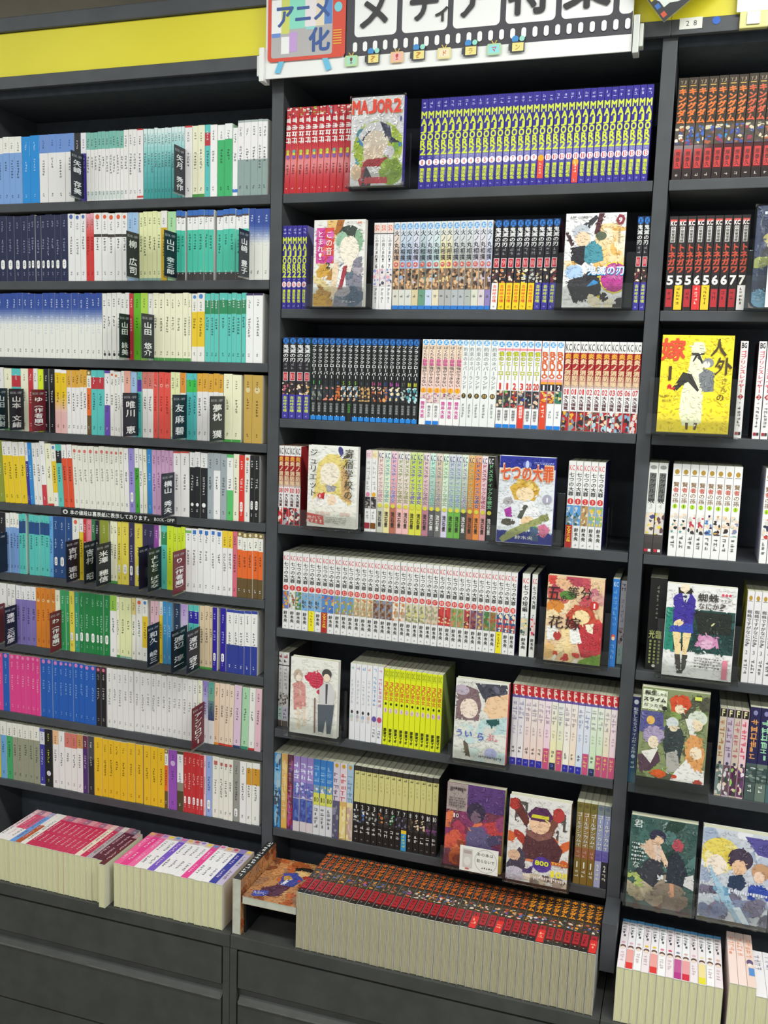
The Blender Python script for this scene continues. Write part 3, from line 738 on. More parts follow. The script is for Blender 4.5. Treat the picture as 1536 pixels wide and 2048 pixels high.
def novel(row, key, x0, x1, rnd, lean=0.0):
    desc, base, bands, ex = ST[key]
    T = (x1 - x0) - .0005
    H = ex.get('h', .1505) + rnd.uniform(-.0012, .0012)
    dark = lum(base) < .45
    tx = ex.get('tx', 'e0e0e0' if dark else mixh(base, '202428', .72))
    tx2 = ex.get('tx2', None)
    p = Print(-T / 2 + .0006, .001, T / 2 - .0006, H - .001)
    g = min(.0056, T * .62)

    def tcol(t):
        for t0, t1, c in bands:
            cc = c[0] if isinstance(c, tuple) else c
            if t0 <= t <= t1:
                return tx2 if tx2 and lum(cc) < .45 else ('e8e8ee' if lum(cc) < .45 else mixh(cc, '22262a', .7))
        return tx
    if 'dot' in ex:
        t, c = ex['dot']
        p.ell(0, H * (1 - t), T * .27, T * .30, c)
    if 'sq' in ex:
        t, c = ex['sq']
        p.rect(-T * .27, H * (1 - t) - T * .3, T * .27, H * (1 - t) + T * .3, c)
    s = .085 if 'dot' in ex and ex['dot'][0] < .1 else .05
    flecks(p, T, H, s + rnd.uniform(.02, .05), s + rnd.uniform(.15, .2), tcol(s + .06), g * .86, rnd)
    flecks(p, T, H, rnd.uniform(.33, .37), rnd.uniform(.52, .66), tcol(.45), g, rnd)
    if 'pill' in ex:
        a, b = ex['pill']
        p.rect(-T * .26, H * (1 - b) + .001, T * .26, H * (1 - a) - .001, 'f2f0ee')
        p.ell(0, H * (1 - b) + .001, T * .26, T * .26, 'f2f0ee')
        p.ell(0, H * (1 - a) - .001, T * .26, T * .26, 'f2f0ee')
        flecks(p, T, H, a + .012, b - .005, tx if not dark else base, g * .7, rnd, .34)
    flecks(p, T, H, .86, .935, tcol(.9), g * .72, rnd, .34)
    z = ZL[row] + .0003 + (T / 2) * abs(math.sin(lean))
    y = .0045 + rnd.uniform(-.0012, .0015)
    o = make_book('paperback_novel', T, BD, H, [(0, 1, base)] + bands, ex.get('side', mixh(base, 'f0eee8', .75)), ((x0 + x1) / 2, y, z), (0, lean, 0), p, bool(ex.get('wrap')))
    label_later(o, desc, ROWL[row], 'book', 'paperback novels on the narrow shelves')
    return o


for r, runs in enumerate(LEFT):
    rnd = random.Random(100 + r)
    for key, xs in runs:
        many = len(xs) > 5
        for a, b in zip(xs, xs[1:]):
            a, b = max(a / 1000, XL0 + .001), min(b / 1000, -.0275)
            if b - a < .002:
                continue
            lean = 0.0
            if r == 4:
                lean = -max(0.0, min(1, (-.22 - a) / .35)) * .055
            if r == 7 and a > -.16:
                lean = .020
                a, b = a - .0026, b - .0026
            o = novel(r, key, a, b, rnd, lean)
            if many:
                o.name = 'series_paperback'

# author dividers: plates standing out between the books
def divider(row, x, yf, text, c):
    wdt = .0030 - yf
    e = empty('author_divider', (x, yf, ZL[row] + .0004))
    h = .102
    box('plate', -.0016, 0, 0, wdt, .004, h, M_MAROON if c == 'm' else M_NAVY, e, .0004)
    p = Print(0, 0, wdt, h)
    p.horiz('BOOK-OFF', wdt * .46, h - .0125, wdt * .10, .0056, 'b8bcc4', 1)
    n = len(text)
    if n:
        cell = (h - .026) / n
        gh = min(cell * .95, .0185)
        for i, ch in enumerate(text):
            p.glyph(ch, wdt * .46 - wdt * .32, h - .017 - cell * i - (cell + gh) / 2, wdt * .66, gh, 'f4f6f8', 2, rot=ch == 'ー')
    link('lettering', p.build('lettering', lambda u, v, d: (.0001 + d, u, v)), e)['kind'] = 'stuff'
    box('foot', -.0024, .0008, -.0010, wdt, 0, .0039, M_CLEAR, e)
    sh = 'maroon' if c == 'm' else 'navy'
    label_later(e, '%s author divider plate with white characters' % sh, ROWL[row], 'divider', 'author dividers among the novels')


for row, xa, xb, text, c in DIVIDERS:
    divider(row, xa / 1000, xb / 1000, text, c)

# ---------------------------------------------------------------- comics, spine out
SKIN = 'efd2ae'


class Sp:
    """print on one spine; t runs from 0 at the top to 1 at the foot"""

    def __init__(s, T, H):
        s.T, s.H = T, H
        s.p = Print(-T / 2 + .0007, .0006, T / 2 - .0007, H - .0006)

    def V(s, text, t0, t1, w, col, bold=2, under=None, x=0, slant=0, ub=3):
        cell = (t1 - t0) * s.H / len(text)
        if under:
            s.p.vert(text, x * s.T, s.H * (1 - t0), w * s.T, cell, under, ub, .99, slant)
        s.p.vert(text, x * s.T, s.H * (1 - t0), w * s.T, cell, col, bold, .97, slant)

    def Hz(s, text, tc, h, w, col, bold=2, x=0):
        cw = w * s.T / len(text)
        s.p.horiz(text, x * s.T, s.H * (1 - tc) - h / 2, cw, h, col, bold, .96)

    def E(s, tc, w, h, col, x=0):
        s.p.ell(x * s.T, s.H * (1 - tc), w * s.T / 2, h / 2, col)

    def R(s, t0, t1, col, x0=-.5, x1=.5):
        s.p.rect(x0 * s.T, s.H * (1 - t1), x1 * s.T, s.H * (1 - t0), col)

    def art(s, t0, t1, cols, seed, n=7, big=1.0):
        """a small abstract picture: overlapping patches of colour"""
        rr = random.Random(seed)
        z0, z1 = s.H * (1 - t1), s.H * (1 - t0)
        s.p.rect(-s.T / 2, z0, s.T / 2, z1, cols[0])
        old = s.p.b
        s.p.b = (old[0], z0, old[2], z1)
        hh = z1 - z0
        n = n * 2
        for i in range(n):
            c = cols[1 + (i // 2 + rr.randrange(2)) % (len(cols) - 1)]
            cu, cv = rr.uniform(-.42, .42) * s.T, z0 + hh * (1 - (i + .5) / n) + rr.uniform(-.12, .12) * hh
            ru, rv = rr.uniform(.14, .36) * s.T * big, hh * rr.uniform(.05, .15) * big
            k = rr.uniform(0, 6)
            s.p.poly([(cu + ru * math.cos(k + q) * rr.uniform(.5, 1.1), cv + rv * math.sin(k + q) * rr.uniform(.5, 1.1)) for q in (0, .9, 1.9, 2.9, 3.8, 4.9, 5.6)], c)
        s.p.b = old


def c_redsport(s, i, n):
    s.art(0, .10, ['c02c34', ('3a2026', '3a2026', '9ab040', '3a2026', '9ab040', '9ab040', '90b8c4', '3a2026', 'e8d8d0', '3a2026')[i % 10], 'f0e0d8', 'c83a40'], i, 4, 1.1)
    flecks(s.p, s.T, s.H, .11, .46, 'f6f0ee', .013, random.Random(3), .9); flecks(s.p, s.T, s.H, .12, .46, 'f6f0ee', .012, random.Random(4), .8)
    s.E(.51, .5, .007, ('b4c840', '58b0a0')[i % 3 == 1]); s.E(.54, .45, .006, 'd8d838')
    s.E(.575, .6, .008, '8a5aa8')
    flecks(s.p, s.T, s.H, .66, .80, '4a1418', .005, random.Random(i), .5)
    flecks(s.p, s.T, s.H, .93, .97, 'f0c0b8', .004, random.Random(i), .5)
    return [(0, 1, 'c4202f')], ('f08040', 'e8a818', '9aa0c8', 'f08040', 'd88a60', '8a94b0', '7a80b8', 'f08048', '8a8a40', 'c890a8')[i % 10], 'red comic with white blossom lettering', True


def c_purple(s, i, n, vols):
    v = vols[i]
    lab = str(v).rstrip('s')
    flecks(s.p, s.T, s.H, .03, .115, 'b8b8e0', .006, random.Random(i), .7)
    cell = .081
    for k, ch in enumerate('MAJOR2'):
        t0 = .135 + k * cell
        s.p.glyph(ch, -s.T * .42, s.H * (1 - t0 - cell), s.T * .84, cell * s.H * .97, 'd6e23a', 3)
    flecks(s.p, s.T, s.H, .63, .675, 'a8a8e0', .005, random.Random(i), .6)
    if str(v).endswith('s'):
        s.R(.70 + (.06 if v == '11s' else 0), .93 + (.06 if v == '11s' else 0), 'e24a34')
        s.E(.71 + (.06 if v == '11s' else 0), .92, .012, 'f6a818')
        if v == '11s':
            s.E(.705, .95, .0125, 'f6eef0'); s.Hz('11', .705, .0085, .55, 'd8485c', 2)
        flecks(s.p, s.T, s.H, .76, .9, 'ffe8e0', .005, random.Random(i), .5)
        d = 'purple comic with stacked yellow lettering and orange sticker'
    else:
        s.E(.705, .95, .0125, 'f8f0f2')
        s.Hz(lab, .705, .0085, .36 if len(lab) == 1 else .66, 'd8485c', 2)
        s.V('満田拓也', .765, .925, .62, 'd8e43c', 3)
        d = 'purple comic with stacked yellow lettering'
    flecks(s.p, s.T, s.H, .95, .985, 'a8a8e0', .005, random.Random(i), .7)
    return [(0, 1, '342a94')], ('5a50a8', '9088c0', '4a44a0')[i % 3], d, True


def c_koto(s, i, n):
    s.R(.015, .115, 'f0d8d0'); s.Hz('SQ', .06, .011, .7, 'e06a4c', 2)
    s.V('この音とまれ!', .14, .45, .55, '3a3a3e', 1)
    s.Hz('667'[i], .50, .008, .4, '3a3a3e', 1)
    s.art(.53, .73, ['e8e0e4', 'e8a8b8', '8aa0d0', '4a4a60', 'f0d8d0'], i + 3)
    s.V('アミュー', .75, .93, .55, '3a3a3e', 1)
    return [(0, 1, 'f2eff0'), (.12, .13, '2a2a2e')], 'e8e4e4', 'white comic with small coloured picture', False


SUMO = ['e8b088 f0d0a0 30b8a0'.split()[0], '9ab0d0', '9ab0d0', 'c8c0e0', '7a98a0', 'b8c8d8', 'b8d8d4', 'e8d488', 'e8d488', 'b0b0ac', 'b0b0ac', 'b0b4ac', 'c8bcc8', 'c8b4bc', 'c0c8e8']
SUM2 = ['d8d4c8', 'd8d8d0', 'd8d8d0', 'd8c8a0', '6a9a80', 'c8d4e8', 'e4d8bc', 'b0b0b0', 'b0b0b0', 'b4b8bc', 'b4b8bc', 'b0b4b0', 'd8d8c8', 'd8ccd0', '9080b8']


def c_sumo(s, i, n):
    s.E(.05, .8, .012, '6aa4dc'); s.Hz('JC', .05, .007, .6, 'dcecf8', 2)
    s.V('火ノ丸相撲', .09, .44, .84, '33343c', 2, None)
    s.E(.485, .7, .010, 'c85c58'); flecks(s.p, s.T, s.H, .465, .505, 'f0d8c8', .006, random.Random(i), .5)
    s.art(.53, .77, ['8a6a50', 'e0b890', '4a3a34', 'd8a878', '2c2a2e', SUMO[i % 15]], i * 5, 8)
    flecks(s.p, s.T, s.H, .83, .90, '6a6a6c', .006, random.Random(i), .5)
    s.R(.955, 1, '2c7ad0')
    return [(0, .53, ('dfe4ea', SUMO[i % 15])), (.53, .96, SUM2[i % 15]), (.96, 1, '2c7ad0')], 'd8d4cc', 'comic with black brush lettering and blue foot', False


def c_blade(s, i, n, foot, art, red='c0283c'):
    s.E(.045, .8, .013, '2a7ad0'); s.Hz('JC', .045, .008, .6, '14284a', 2)
    s.V('鬼滅の刃', .085, .30, .86, 'f0f0f0', 2)
    flecks(s.p, s.T, s.H, .31, .40, '8a8a90', .007, random.Random(i), .5)
    s.R(.425, .53, 'e8e8e8', -.36, .36); s.R(.43, .525, red, -.3, .3)
    s.Hz(foot[1], .478, .010, .45, 'e8a0a0', 2)
    s.art(.545, .70, ['2a2428'] + art, i * 3 + 1, 6)
    c = foot[0]
    s.R(.70, 1, {'w': 'f2efee', 'y': 'f4d01c', 'p': '4038a0'}[c])
    s.V('吾峠呼世晴', .72, .92, .58, {'w': 'e06a5a', 'y': 'e0602c', 'p': 'd4e050'}[c], 2)
    flecks(s.p, s.T, s.H, .95, .985, {'w': '8a8a8a', 'y': '8a6a10', 'p': 'b0b0e8'}[c], .005, random.Random(i), .6)
    return [(0, .07, '15305a'), (.07, 1, '221e24')], ('3a2030', '8a2430', '28508a', '4a7a58')[i % 4], 'black comic with white lettering and %s foot' % {'w': 'white', 'y': 'yellow', 'p': 'purple'}[c], True


CLV = [1, 1, 2, 2, 4, 5, 5, 5, 6, 6, 14, 14, 15, 16, 16, 17, 18, 18]
CLC = {1: ('50b060', ['c8c0a0', '8a8a80', '38424a']), 2: ('4a5058', ['3a3c44', 'e89078', '2c3038']), 4: ('4a5090', ['d87838', 'f0b878', 'c05028']), 5: ('8cc840', ['e8b080', 'f4dcc0', '8aa8b8']), 6: ('505860', ['b08048', 'e0b070', '5a4030']), 14: ('b0407a', ['c06030', 'f0d0b0', '3a2428']), 15: ('3a4a80', ['c87040', 'f0a860', '5a6088']), 16: ('c050b0', ['d8c890', 'f4e4c4', '304068']), 17: ('5a6058', ['e8e4e0', '303034', 'b0c0b8']), 18: ('d8d828', ['b8dce0', 'f0f4f0', '58a0a8'])}


def c_clover(s, i, n):
    v = CLV[i]
    s.E(.045, .85, .013, '2a7ad0'); s.Hz('JC', .045, .008, .62, '0f2444', 2)
    s.V('ブラッククローバー', .085, .49, .78, 'f2f2f2', 2)
    s.Hz(str(v), .54, .008, .3 if v < 10 else .6, CLC[v][0], 2)
    s.art(.575, .755, ['2a2c30'] + CLC[v][1], v * 7, 7, 1.15)
    s.V('田畠裕基', .785, .90, .5, '66ac4c' if i == 6 else 'b0b4b4', 1)
    if i != 6:
        s.R(.945, 1, '2486dc'); s.E(.942, .18, .002, 'e8f0f8')
    return [(0, .075, '123468'), (.075, 1, '1d1e20')], '26282a', 'black comic with white slanted lettering and blue foot' if i != 6 else 'black comic with white slanted lettering and green author name', False


def c_study(s, i, n):
    s.E(.035, .8, .011, '5aa8e4'); s.Hz('JC', .035, .007, .6, 'e8f4fc', 2)
    s.V('ぼくたちは勉強ができない', .075, .55, .74, '4a3c40', 1)
    s.V('勉強', .226, .305, .74, 'e868a8', 2)
    s.E(.595, .8, .011, 'f4b020'); s.Hz('233577'[i], .595, .007, .35, 'e0742c', 2)
    pic = .74 if i in (1, 2) else .69
    s.art(.625, pic, ['e8d0c8', ('9a4858', 'b04858', '8a70a0', '7a4a70', '5a4a58', '6a4a58')[i], 'f4dcc8', 'c890a8'], i, 6)
    if i in (1, 2):
        s.V('筒井大志', .77, .91, .5, '6a6a70', 1); s.R(.955, 1, '2080dc')
    else:
        s.V('筒井大志', .72, .92, .62, 'd848a0', 2)
    return [(0, .06, 'f4f2f2'), (.06, .62, ('f0d8c0', 'f2d0cc')), (.62, 1, 'f4f2f2')], 'e8d8b0', 'peach comic with orange number disc', False


def c_never(s, i, n):
    s.E(.035, .8, .011, '7ab4e4'); s.Hz('JC', .035, .007, .6, 'eef6fc', 2)
    s.V('約束のネバーランド', .08, .57, .7, '8a8c8e', 1)
    s.E(.645, .7, .0105, '4a3c1c'); s.Hz(('7', '7', '8', '11', '11')[i], .645, .006, .3 if i < 3 else .5, 'd8b870', 1)
    flecks(s.p, s.T, s.H, .73, .91, '8a8a8a', .0055, random.Random(i), .3)
    flecks(s.p, s.T, s.H, .74, .92, 'a8a8a8', .005, random.Random(i+9), .6)
    return [(0, 1, 'eceeec')], 'e0e2e0', 'pale grey comic with brown number disc', False


def c_hero(s, i, n):
    s.E(.045, .8, .011, '5aa8e4'); s.Hz('JC', .045, .007, .6, 'e8f4fc', 2)
    s.V('僕のヒーロー', .125, .45, .78, 'd8dc30', 2, '3a4a20')
    s.Hz(('1', '1', '2', '3', '20', '20')[i], .52, .013, .5 if i < 4 else .8, 'd84038', 3)
    s.art(.57, .765, ['3a3a40', ('70a040', '70a040', 'e0a030', '3838a8', '26262c', '26262c')[i], 'e8c8a8', '9a3a3a', ('4a5a48', '4a5a48', 'c83c30', '9898a8', 'a0b8c8', 'a0b8c8')[i]], i * 4, 7)
    if i == 3:
        s.R(.735, 1, 'e03c30'); s.V('堀越耕平', .745, .89, .55, 'f8e8e0', 2)
        d = 'white comic with yellow lettering and red foot band'
    else:
        s.V('堀越耕平', .79, .92, .5, '4a4a4e', 1); s.R(.955, 1, '2080dc')
        d = 'white comic with yellow lettering and red number'
    return [(0, 1, 'f2f0f0'), (.09, .115, 'f09aa4')], ('e04038', '3a44a0', 'd84040')[i % 3], d, False


def c_ninja(s, i, n):
    s.E(.045, .8, .011, '6aace4'); s.Hz('JC', .045, .007, .6, 'e8f4fc', 2)
    s.V('BORUTO', .12, .42, .8, 'e0642c', 3, '8a7060')
    s.R(.43, .46, 'f0a0a0'); s.R(.46, .485, 'f0a030')
    s.R(.485, .56, '2a2030'); s.Hz('112'[i], .525, .010, .4, 'f6f4f4', 3)
    s.art(.565, .70, [('c83838', '9a3040', '3a7a60')[i], 'ecd040', 'f0d0a8', ('e8a020', 'e0a030', '28332e')[i]], i + 20, 6)
    if i == 0:
        s.R(.70, 1, 'e04a2c'); flecks(s.p, s.T, s.H, .72, .88, 'fff0e0', .006, random.Random(i), .6)
    else:
        flecks(s.p, s.T, s.H, .78, .9, '7a7a80', .005, random.Random(i), .6); s.R(.955, 1, '2080dc')
    return [(0, 1, 'f0f0f0')], '6a3c90', 'white comic with tall orange lettering and black number box', False


def c_flame(s, i, n, vols, cols):
    s.Hz('KC', .065, .014, .8, '4c4a48', 2)
    s.V('炎炎ノ消防隊', .13, .50, .86, 'e8c8a0', 3, '8a4030')
    s.V('炎', .13, .192, .86, 'e8a83c', 3)
    s.Hz(vols[i], .56, .011, .78, 'd83c40', 2)
    s.V('大久保篤', .60, .765, .66, '5a2428', 2)
    s.art(.78, 1, ['b4242c'] + cols[i], i * 9 + 2, 8, 1.2)
    return [(0, .125, 'eceae8'), (.125, .36, 'a8242a'), (.36, .52, ('a83a34', 'd8c8c0')), (.52, 1, 'f0eeee')], 'a82c30', 'white and red comic with flame coloured title', False


FLC = {'01': ['5a3030', '2c2c30', 'e8b038', '8a9aa0'], '02': ['6a5848', 'e8d0b0', 'a8d0e0', '3a3034'], '03': ['d8e4e8', 'f0f0f0', '2c2c30', 'b0c8d0'], '05': ['4a3430', 'e8ccb0', '3c2c34', '90b8d0'], '06': ['2c2830', 'c83038', '80b0d0', '3a3a44'], '07': ['3a2c2c', 'f0d8c4', '2a2428', 'e0d0d0'], '08': ['4a2c2c', 'f4dccc', 'e8e4e4', 'd83a40'], '09': ['303034', 'd8d8dc', '1e1e22', 'a8a8b0'], '10': ['3a3034', 'f0d8c8', 'd8dce0', '5a5a60']}
DOM = 'f0e0d4 e89aa8|d8ead8 8ac8b0|f0b8c8 7a90d8|e0dcd0 a8a848|e0dcd0 a8a848|c0d860 7a58c0|c0d860 7a58c0|e8d0d0 a07080|c8ecdc 70c0a0|e0c8b0 8a9098|d4ecc8 a8c890|c8ccd8 90b0d0|c8ccd8 90b0d0|d8e8d0 a898c0|e0a040 c8b060|e88848 3a5a98|f0d4dc d04868|1c1c1e 70c880'.split('|')
DOMF = 'c8c8b8 e8dca0 b8705c f0bcb8 f0bcb8 dcd84c dcd84c b87a8c 58565a 6a6a68 d8d0e8 6cb048 6cb048 484844 a86848 e89048 e0a0a0 1c1c1e'.split()


def c_boarding(s, i, n):
    s.Hz('KC', .055, .008, .6, ('d88aa0', 'd0a030')[i], 1)
    flecks(s.p, s.T, s.H, .12, .5, 'c0c0c4', .010, random.Random(i), .6)
    s.E(.54, .7, .010, ('e08aa8', 'e8b030')[i])
    s.art(.57, .71, ['3a3638', 'c8c0bc', '1e1c1e', '8a8480'], i + 31, 6)
    flecks(s.p, s.T, s.H, .74, .86, '9a9a9c', .006, random.Random(i), .4)
    s.R(.89, .96, ('a0283c', '7a4a10')[i])
    return [(0, .1, ('f0d4dc', 'f0e4c0')[i]), (.1, 1, 'eeecec')], 'e4e0e0', 'slim white comic with small dark picture', False


def c_domestic(s, i, n):
    a, b = DOM[i].split()
    s.Hz('KC', .055, .012, .76, 'e8e8e8' if i == 17 else '4a4a78', 2)
    s.V('ドメスティックな彼女', .09, .62, .84, mixh(b, 'ffffff', .15) if i == 17 else mixh(b, '403c60', .22), 2, None if i == 17 else mixh(a, 'ffffff', .6))
    s.E(.665, .7, .009, 'd8d048'); flecks(s.p, s.T, s.H, .65, .68, '7a7a20', .006, random.Random(i), .4)
    s.V('流石景', .73, .93, .6, 'e8e4e0' if lum(DOMF[i]) < .42 else '3c3430', 2)
    return [(0, .08, mixh(a, 'ffffff', .35) if i != 17 else a), (.08, .68, (a, mixh(a, DOMF[i], .5))), (.68, 1, DOMF[i])], mixh(a, 'e8d8d0', .5), 'pastel comic with brush lettering and yellow disc' if i != 17 else 'black comic with green brush lettering', False


SINV = [4, 5, 6, 7, 7, 7, 11, 11, 12, 12, 12, 13, 13, 13, 14, 14, 14, 15, 15, 16, 16, 16, 17, 17, 18, 18, 19, 19, 21, 20, 25, 26, 27, 31, 31, 31]
SINA = {4: '6a7ac0 e0b040 78a858 c87838', 5: 'e8e4dc c8d0c0 7a9a70 9a5a50', 6: '5a8a48 4a7a3c e0c090 88a8d8', 7: '7ab0e0 68a0d0 90a8b8 4a6070', 11: '5a8ac8 c87850 e0b848 4a70c0', 12: '6a98d0 b08a48 8aa058 d0b888', 13: 'c8b890 b09a70 e8d0b0 d07048', 14: '8a6a58 a89880 8890a8 704838', 15: 'e8d8c8 d87830 b8a080 f0e8d8', 16: 'd8d0b0 a8a878 d8c870 888870', 17: 'd8c8b0 b0a080 e0b898 98a078', 18: 'c83c3c d85048 e8c890 a83830', 19: '8a9a58 a0a870 788a48 d88060', 20: '8a4858 603048 787088 a87058', 21: 'b04040 d8a840 703040 e0c0a0', 25: '7a5a80 c8a058 8a7060 d8b870', 26: '4a7a4a 90a868 5a6a40 a0703c', 27: '8a7848 6a8048 a08850 b05038', 31: '2c5a88 c83c38 e8e0d8 f0dcc0'}


def c_sins(s, i, n, v, band=None):
    s.Hz('KC', .075, .011, .78, 'd86068', 2)
    s.V('七つの大罪', .125, .40, .76, '2c2c2e', 2)
    s.E(.46, .82, .012, 'd43a38'); s.R(.435, .485, 'd43a38', -.36, .36)
    s.Hz(str(v), .46, .0075, .3 if v < 10 else .55, 'f4c0b8', 2)
    a = SINA[v].split() if v in SINA else ['6a98d0', 'c8b888', '70905c', 'a07050']
    s.art(.505, .735, a, v * 11, 9, .95)
    if band:
        s.R(.735, 1, band)
        if band == 'b02c28':
            s.V('TVアニメ化', .75, .93, .6, 'f0c83c', 3)
        else:
            flecks(s.p, s.T, s.H, .75, .95, '8a5a18', .006, random.Random(i), .7)
        d = 'white comic with red number block and %s foot band' % ('red' if band == 'b02c28' else 'yellow')
    else:
        s.V('鈴木央', .76, .915, .6, '2e2e30', 2)
        flecks(s.p, s.T, s.H, .95, .985, '7a7a7a', .004, random.Random(i), .7)
        d = 'white comic with red number block and small picture'
    return [(0, 1, 'eceae8')], '24206a', d, False


def c_sinsx(s, i, n):
    s.Hz('KC', .085, .011, .78, 'd86068', 2)
    s.V('七つの短編', .13, .46, .74, '2c2c2e', 2) if i == 0 else s.V('七つの大罪', .14, .42, .7, '2c2c2e', 2)
    flecks(s.p, s.T, s.H, .48, .53, '5a6aa8', .004, random.Random(i), .5)
    s.art(.53, .74, ['c8c8b8', 'd8c838', 'f0d8b0', '4a5a58'] if i == 0 else ['e8c8c8', 'd84868', 'f4e0d0', '3a3a3c'], 77 + i, 6)
    s.V('鈴木央', .77, .91, .6, '2e2e30', 2)
    return [(0, 1, 'eceae6')], '2a2c44', 'white comic with yellow haired picture' if i == 0 else 'slim white comic with pink haired picture', False


def c_bluecomic(s, i, n):
    s.Hz('KC', .06, .01, .7, 'd0e4f4', 1)
    flecks(s.p, s.T, s.H, .12, .55, '6aa4e0', .010, random.Random(3), .6)
    s.E(.66, .62, .012, 'd86038'); s.E(.675, .5, .008, 'f0d0b0')
    flecks(s.p, s.T, s.H, .74, .96, '7ab0e8', .010, random.Random(4), .6)
    return [(0, 1, '2f78c8')], '24548c', 'bright blue comic with small orange picture', False


def c_whcomic(s, i, n):
    flecks(s.p, s.T, s.H, .02, .17, '6a4858', .009, random.Random(5), .7)
    flecks(s.p, s.T, s.H, .22, .5, 'b8a0b8', .009, random.Random(6), .5)
    s.art(.56, .76, ['dcd4d8', '8a7468', 'b09898', '5a5050'], 12, 7)
    s.R(.78, 1, 'c4e0d4'); flecks(s.p, s.T, s.H, .8, .96, '88b8a4', .009, random.Random(8), .5)
    return [(0, 1, 'e0dce2')], 'c8c4ca', 'white comic with pale mint foot', False


def c_grim(s, i, n):
    flecks(s.p, s.T, s.H, .02, .14, '2c282c', .010, random.Random(1), .8); flecks(s.p, s.T, s.H, .03, .13, 'd0485c', .009, random.Random(2), .6)
    flecks(s.p, s.T, s.H, .2, .5, 'a8a0a4', .008, random.Random(i), .5)
    s.art(.54, .72, ['d8d4d2', '6a5a54', 'a89890', '3c3432'], 40 + i, 7)
    s.R(.735, .91, ('c0dcd4', 'ccc4d8')[i]); flecks(s.p, s.T, s.H, .75, .9, '5a5a60', .008, random.Random(i), .5)
    s.R(.92, 1, '5a4c46')
    return [(0, 1, 'e4e0de'), (.165, .18, '4a4444')], '3c3836', 'smoky white comic with pink black logo', False


def c_cardw(s, i, n):
    c = ('88c4b8', 'a890b0', '6a9ad0', 'e0a080', '7aa8d8', 'd07898')[i]
    flecks(s.p, s.T, s.H, .03, .09, c, .009, random.Random(i), .6)
    if i < 4:
        flecks(s.p, s.T, s.H, .2, .55, 'c0c4cc', .009, random.Random(i + 9), .4)
        s.E(.63, .4, .008, '3a383c'); s.E(.69, .5, .010, mixh(c, 'd8d4d0', .5)); s.E(.73, .4, .008, 'd8cfc8')
    else:
        flecks(s.p, s.T, s.H, .14, .55, c, .009, random.Random(i), .6)
        s.E(.69, .85, .013, ('6a58a8', 'c84868')[i - 4]); s.E(.76, .5, .010, 'e8d8d8')
        flecks(s.p, s.T, s.H, .82, .96, '5a5a60', .006, random.Random(i), .5)
    return [(0, 1, 'eceaee')], 'dedce2', 'white comic with black card suit mark' if i < 4 else 'white comic with pastel lettering', False


def c_girl(s, i, n):
    s.Hz('K', .06, .016, .6, '8a9418', 1)
    s.R(.02, .12, 'd4dc20', -.5, .5); s.Hz('DC', .065, .012, .6, '7a8418', 1)
    s.V('3D彼女', .17, .42, .78, 'e06a34', 2)
    s.E(.46, .4, .006, '2a3a18')
    s.E(.545, .6, .012, 'e8d0d8'); s.Hz(str(i + 1), .545, .008, .3 if i < 9 else .55, 'c868a8', 1)
    s.V('那波マオ', .78, .96, .6, '3a3e14', 3)
    return [(0, 1, 'e6ec1e')], ('c83028', '58b088', '90a830', 'c03028', 'a87830', 'c83028', '68b030', '4a5a30', 'b8b8a0', 'c0a890', '8a9a58')[i % 11], 'fluorescent yellow comic with orange lettering', False


def c_ciao(s, i, n):
    s.Hz('F', .05, .014, .42, 'f4d8d0', 3, -.06); s.Hz('C', .095, .014, .5, 'f4d8d0', 3, .05)
    c = ('b8c0e0', 'b8c0e0', 'e0c8d0', 'd8c8c8', 'e4c4cc', 'e8bcd0', 'd8d4c0', 'c8d4cc', 'e4ccd0', 'e8d4c8', 'c8d0e8', 'c8d0e8', 'd4e4c8', 'd4e4c8', 'e8dcc8', 'ecc4d4')[i]
    flecks(s.p, s.T, s.H, .20, .45, mixh(c, '706880', .45), .010, random.Random(i), .75)
    flecks(s.p, s.T, s.H, .5, .62, mixh(c, '706880', .25), .006, random.Random(i + 5), .4)
    if i in (5, 7, 11, 13, 14, 15):
        s.R(.74, 1, 'c8507c'); flecks(s.p, s.T, s.H, .755, .95, 'e8c070', .009, random.Random(i), .6)
        d = 'pastel comic with red logo top and magenta foot band'
    else:
        s.R(.91, 1, '2c28a0' if i not in (6, 12) else '2c2c58')
        flecks(s.p, s.T, s.H, .76, .88, '4a444c', .007, random.Random(i), .45)
        flecks(s.p, s.T, s.H, .93, .97, '8088e0', .006, random.Random(i), .6)
        d = 'pastel comic with red logo top and blue foot'
    f = ('f2eeee', 'f2eeee', 'f0d4c8', 'f0d4c8', 'f0d0c4', 'f0c8d8', 'f0e8a8', 'e8e4a8', 'f4f0dc', 'f4dcc0', 'd0dcf0', 'd4dcf0', 'c8e4b8', 'cce4b8', 'f0dcb8', 'f4d0d8')[i]
    return [(0, .125, 'cc2c34'), (.125, .16, '6a5aa0'), (.16, 1, (mixh(c, 'f0ecea', .72), f))], 'e8dcd8', d, False


FAN = [('bluepic', '4a94c8 88b8d0 4a4c54 a8bcc8 2a5a90'), ('tanpic', 'e0b060 e8c888 d8a860 e4c878 e0b050'), ('plumpic', '6a2438 9a2c4c 5a3a4c b04888 6a4890')] + [('violet', 'a088c8 c8d0f0 7a70b8 5878b8 4858a8')] * 3 + [('ocean', '3c80c8 5a98d0 88a0a8 d4d050 e4e4e8')] * 3 + [('gunA', 'd8ccd8 807088 6a6a90 5a5870 5a5878'), ('gunB', 'e4d4dc c85c5c d8b8b8 e8d488 d8b068'), ('gunC', 'a8c0d8 7898b0 b8d0e0 c8a898 e8d8a0')]


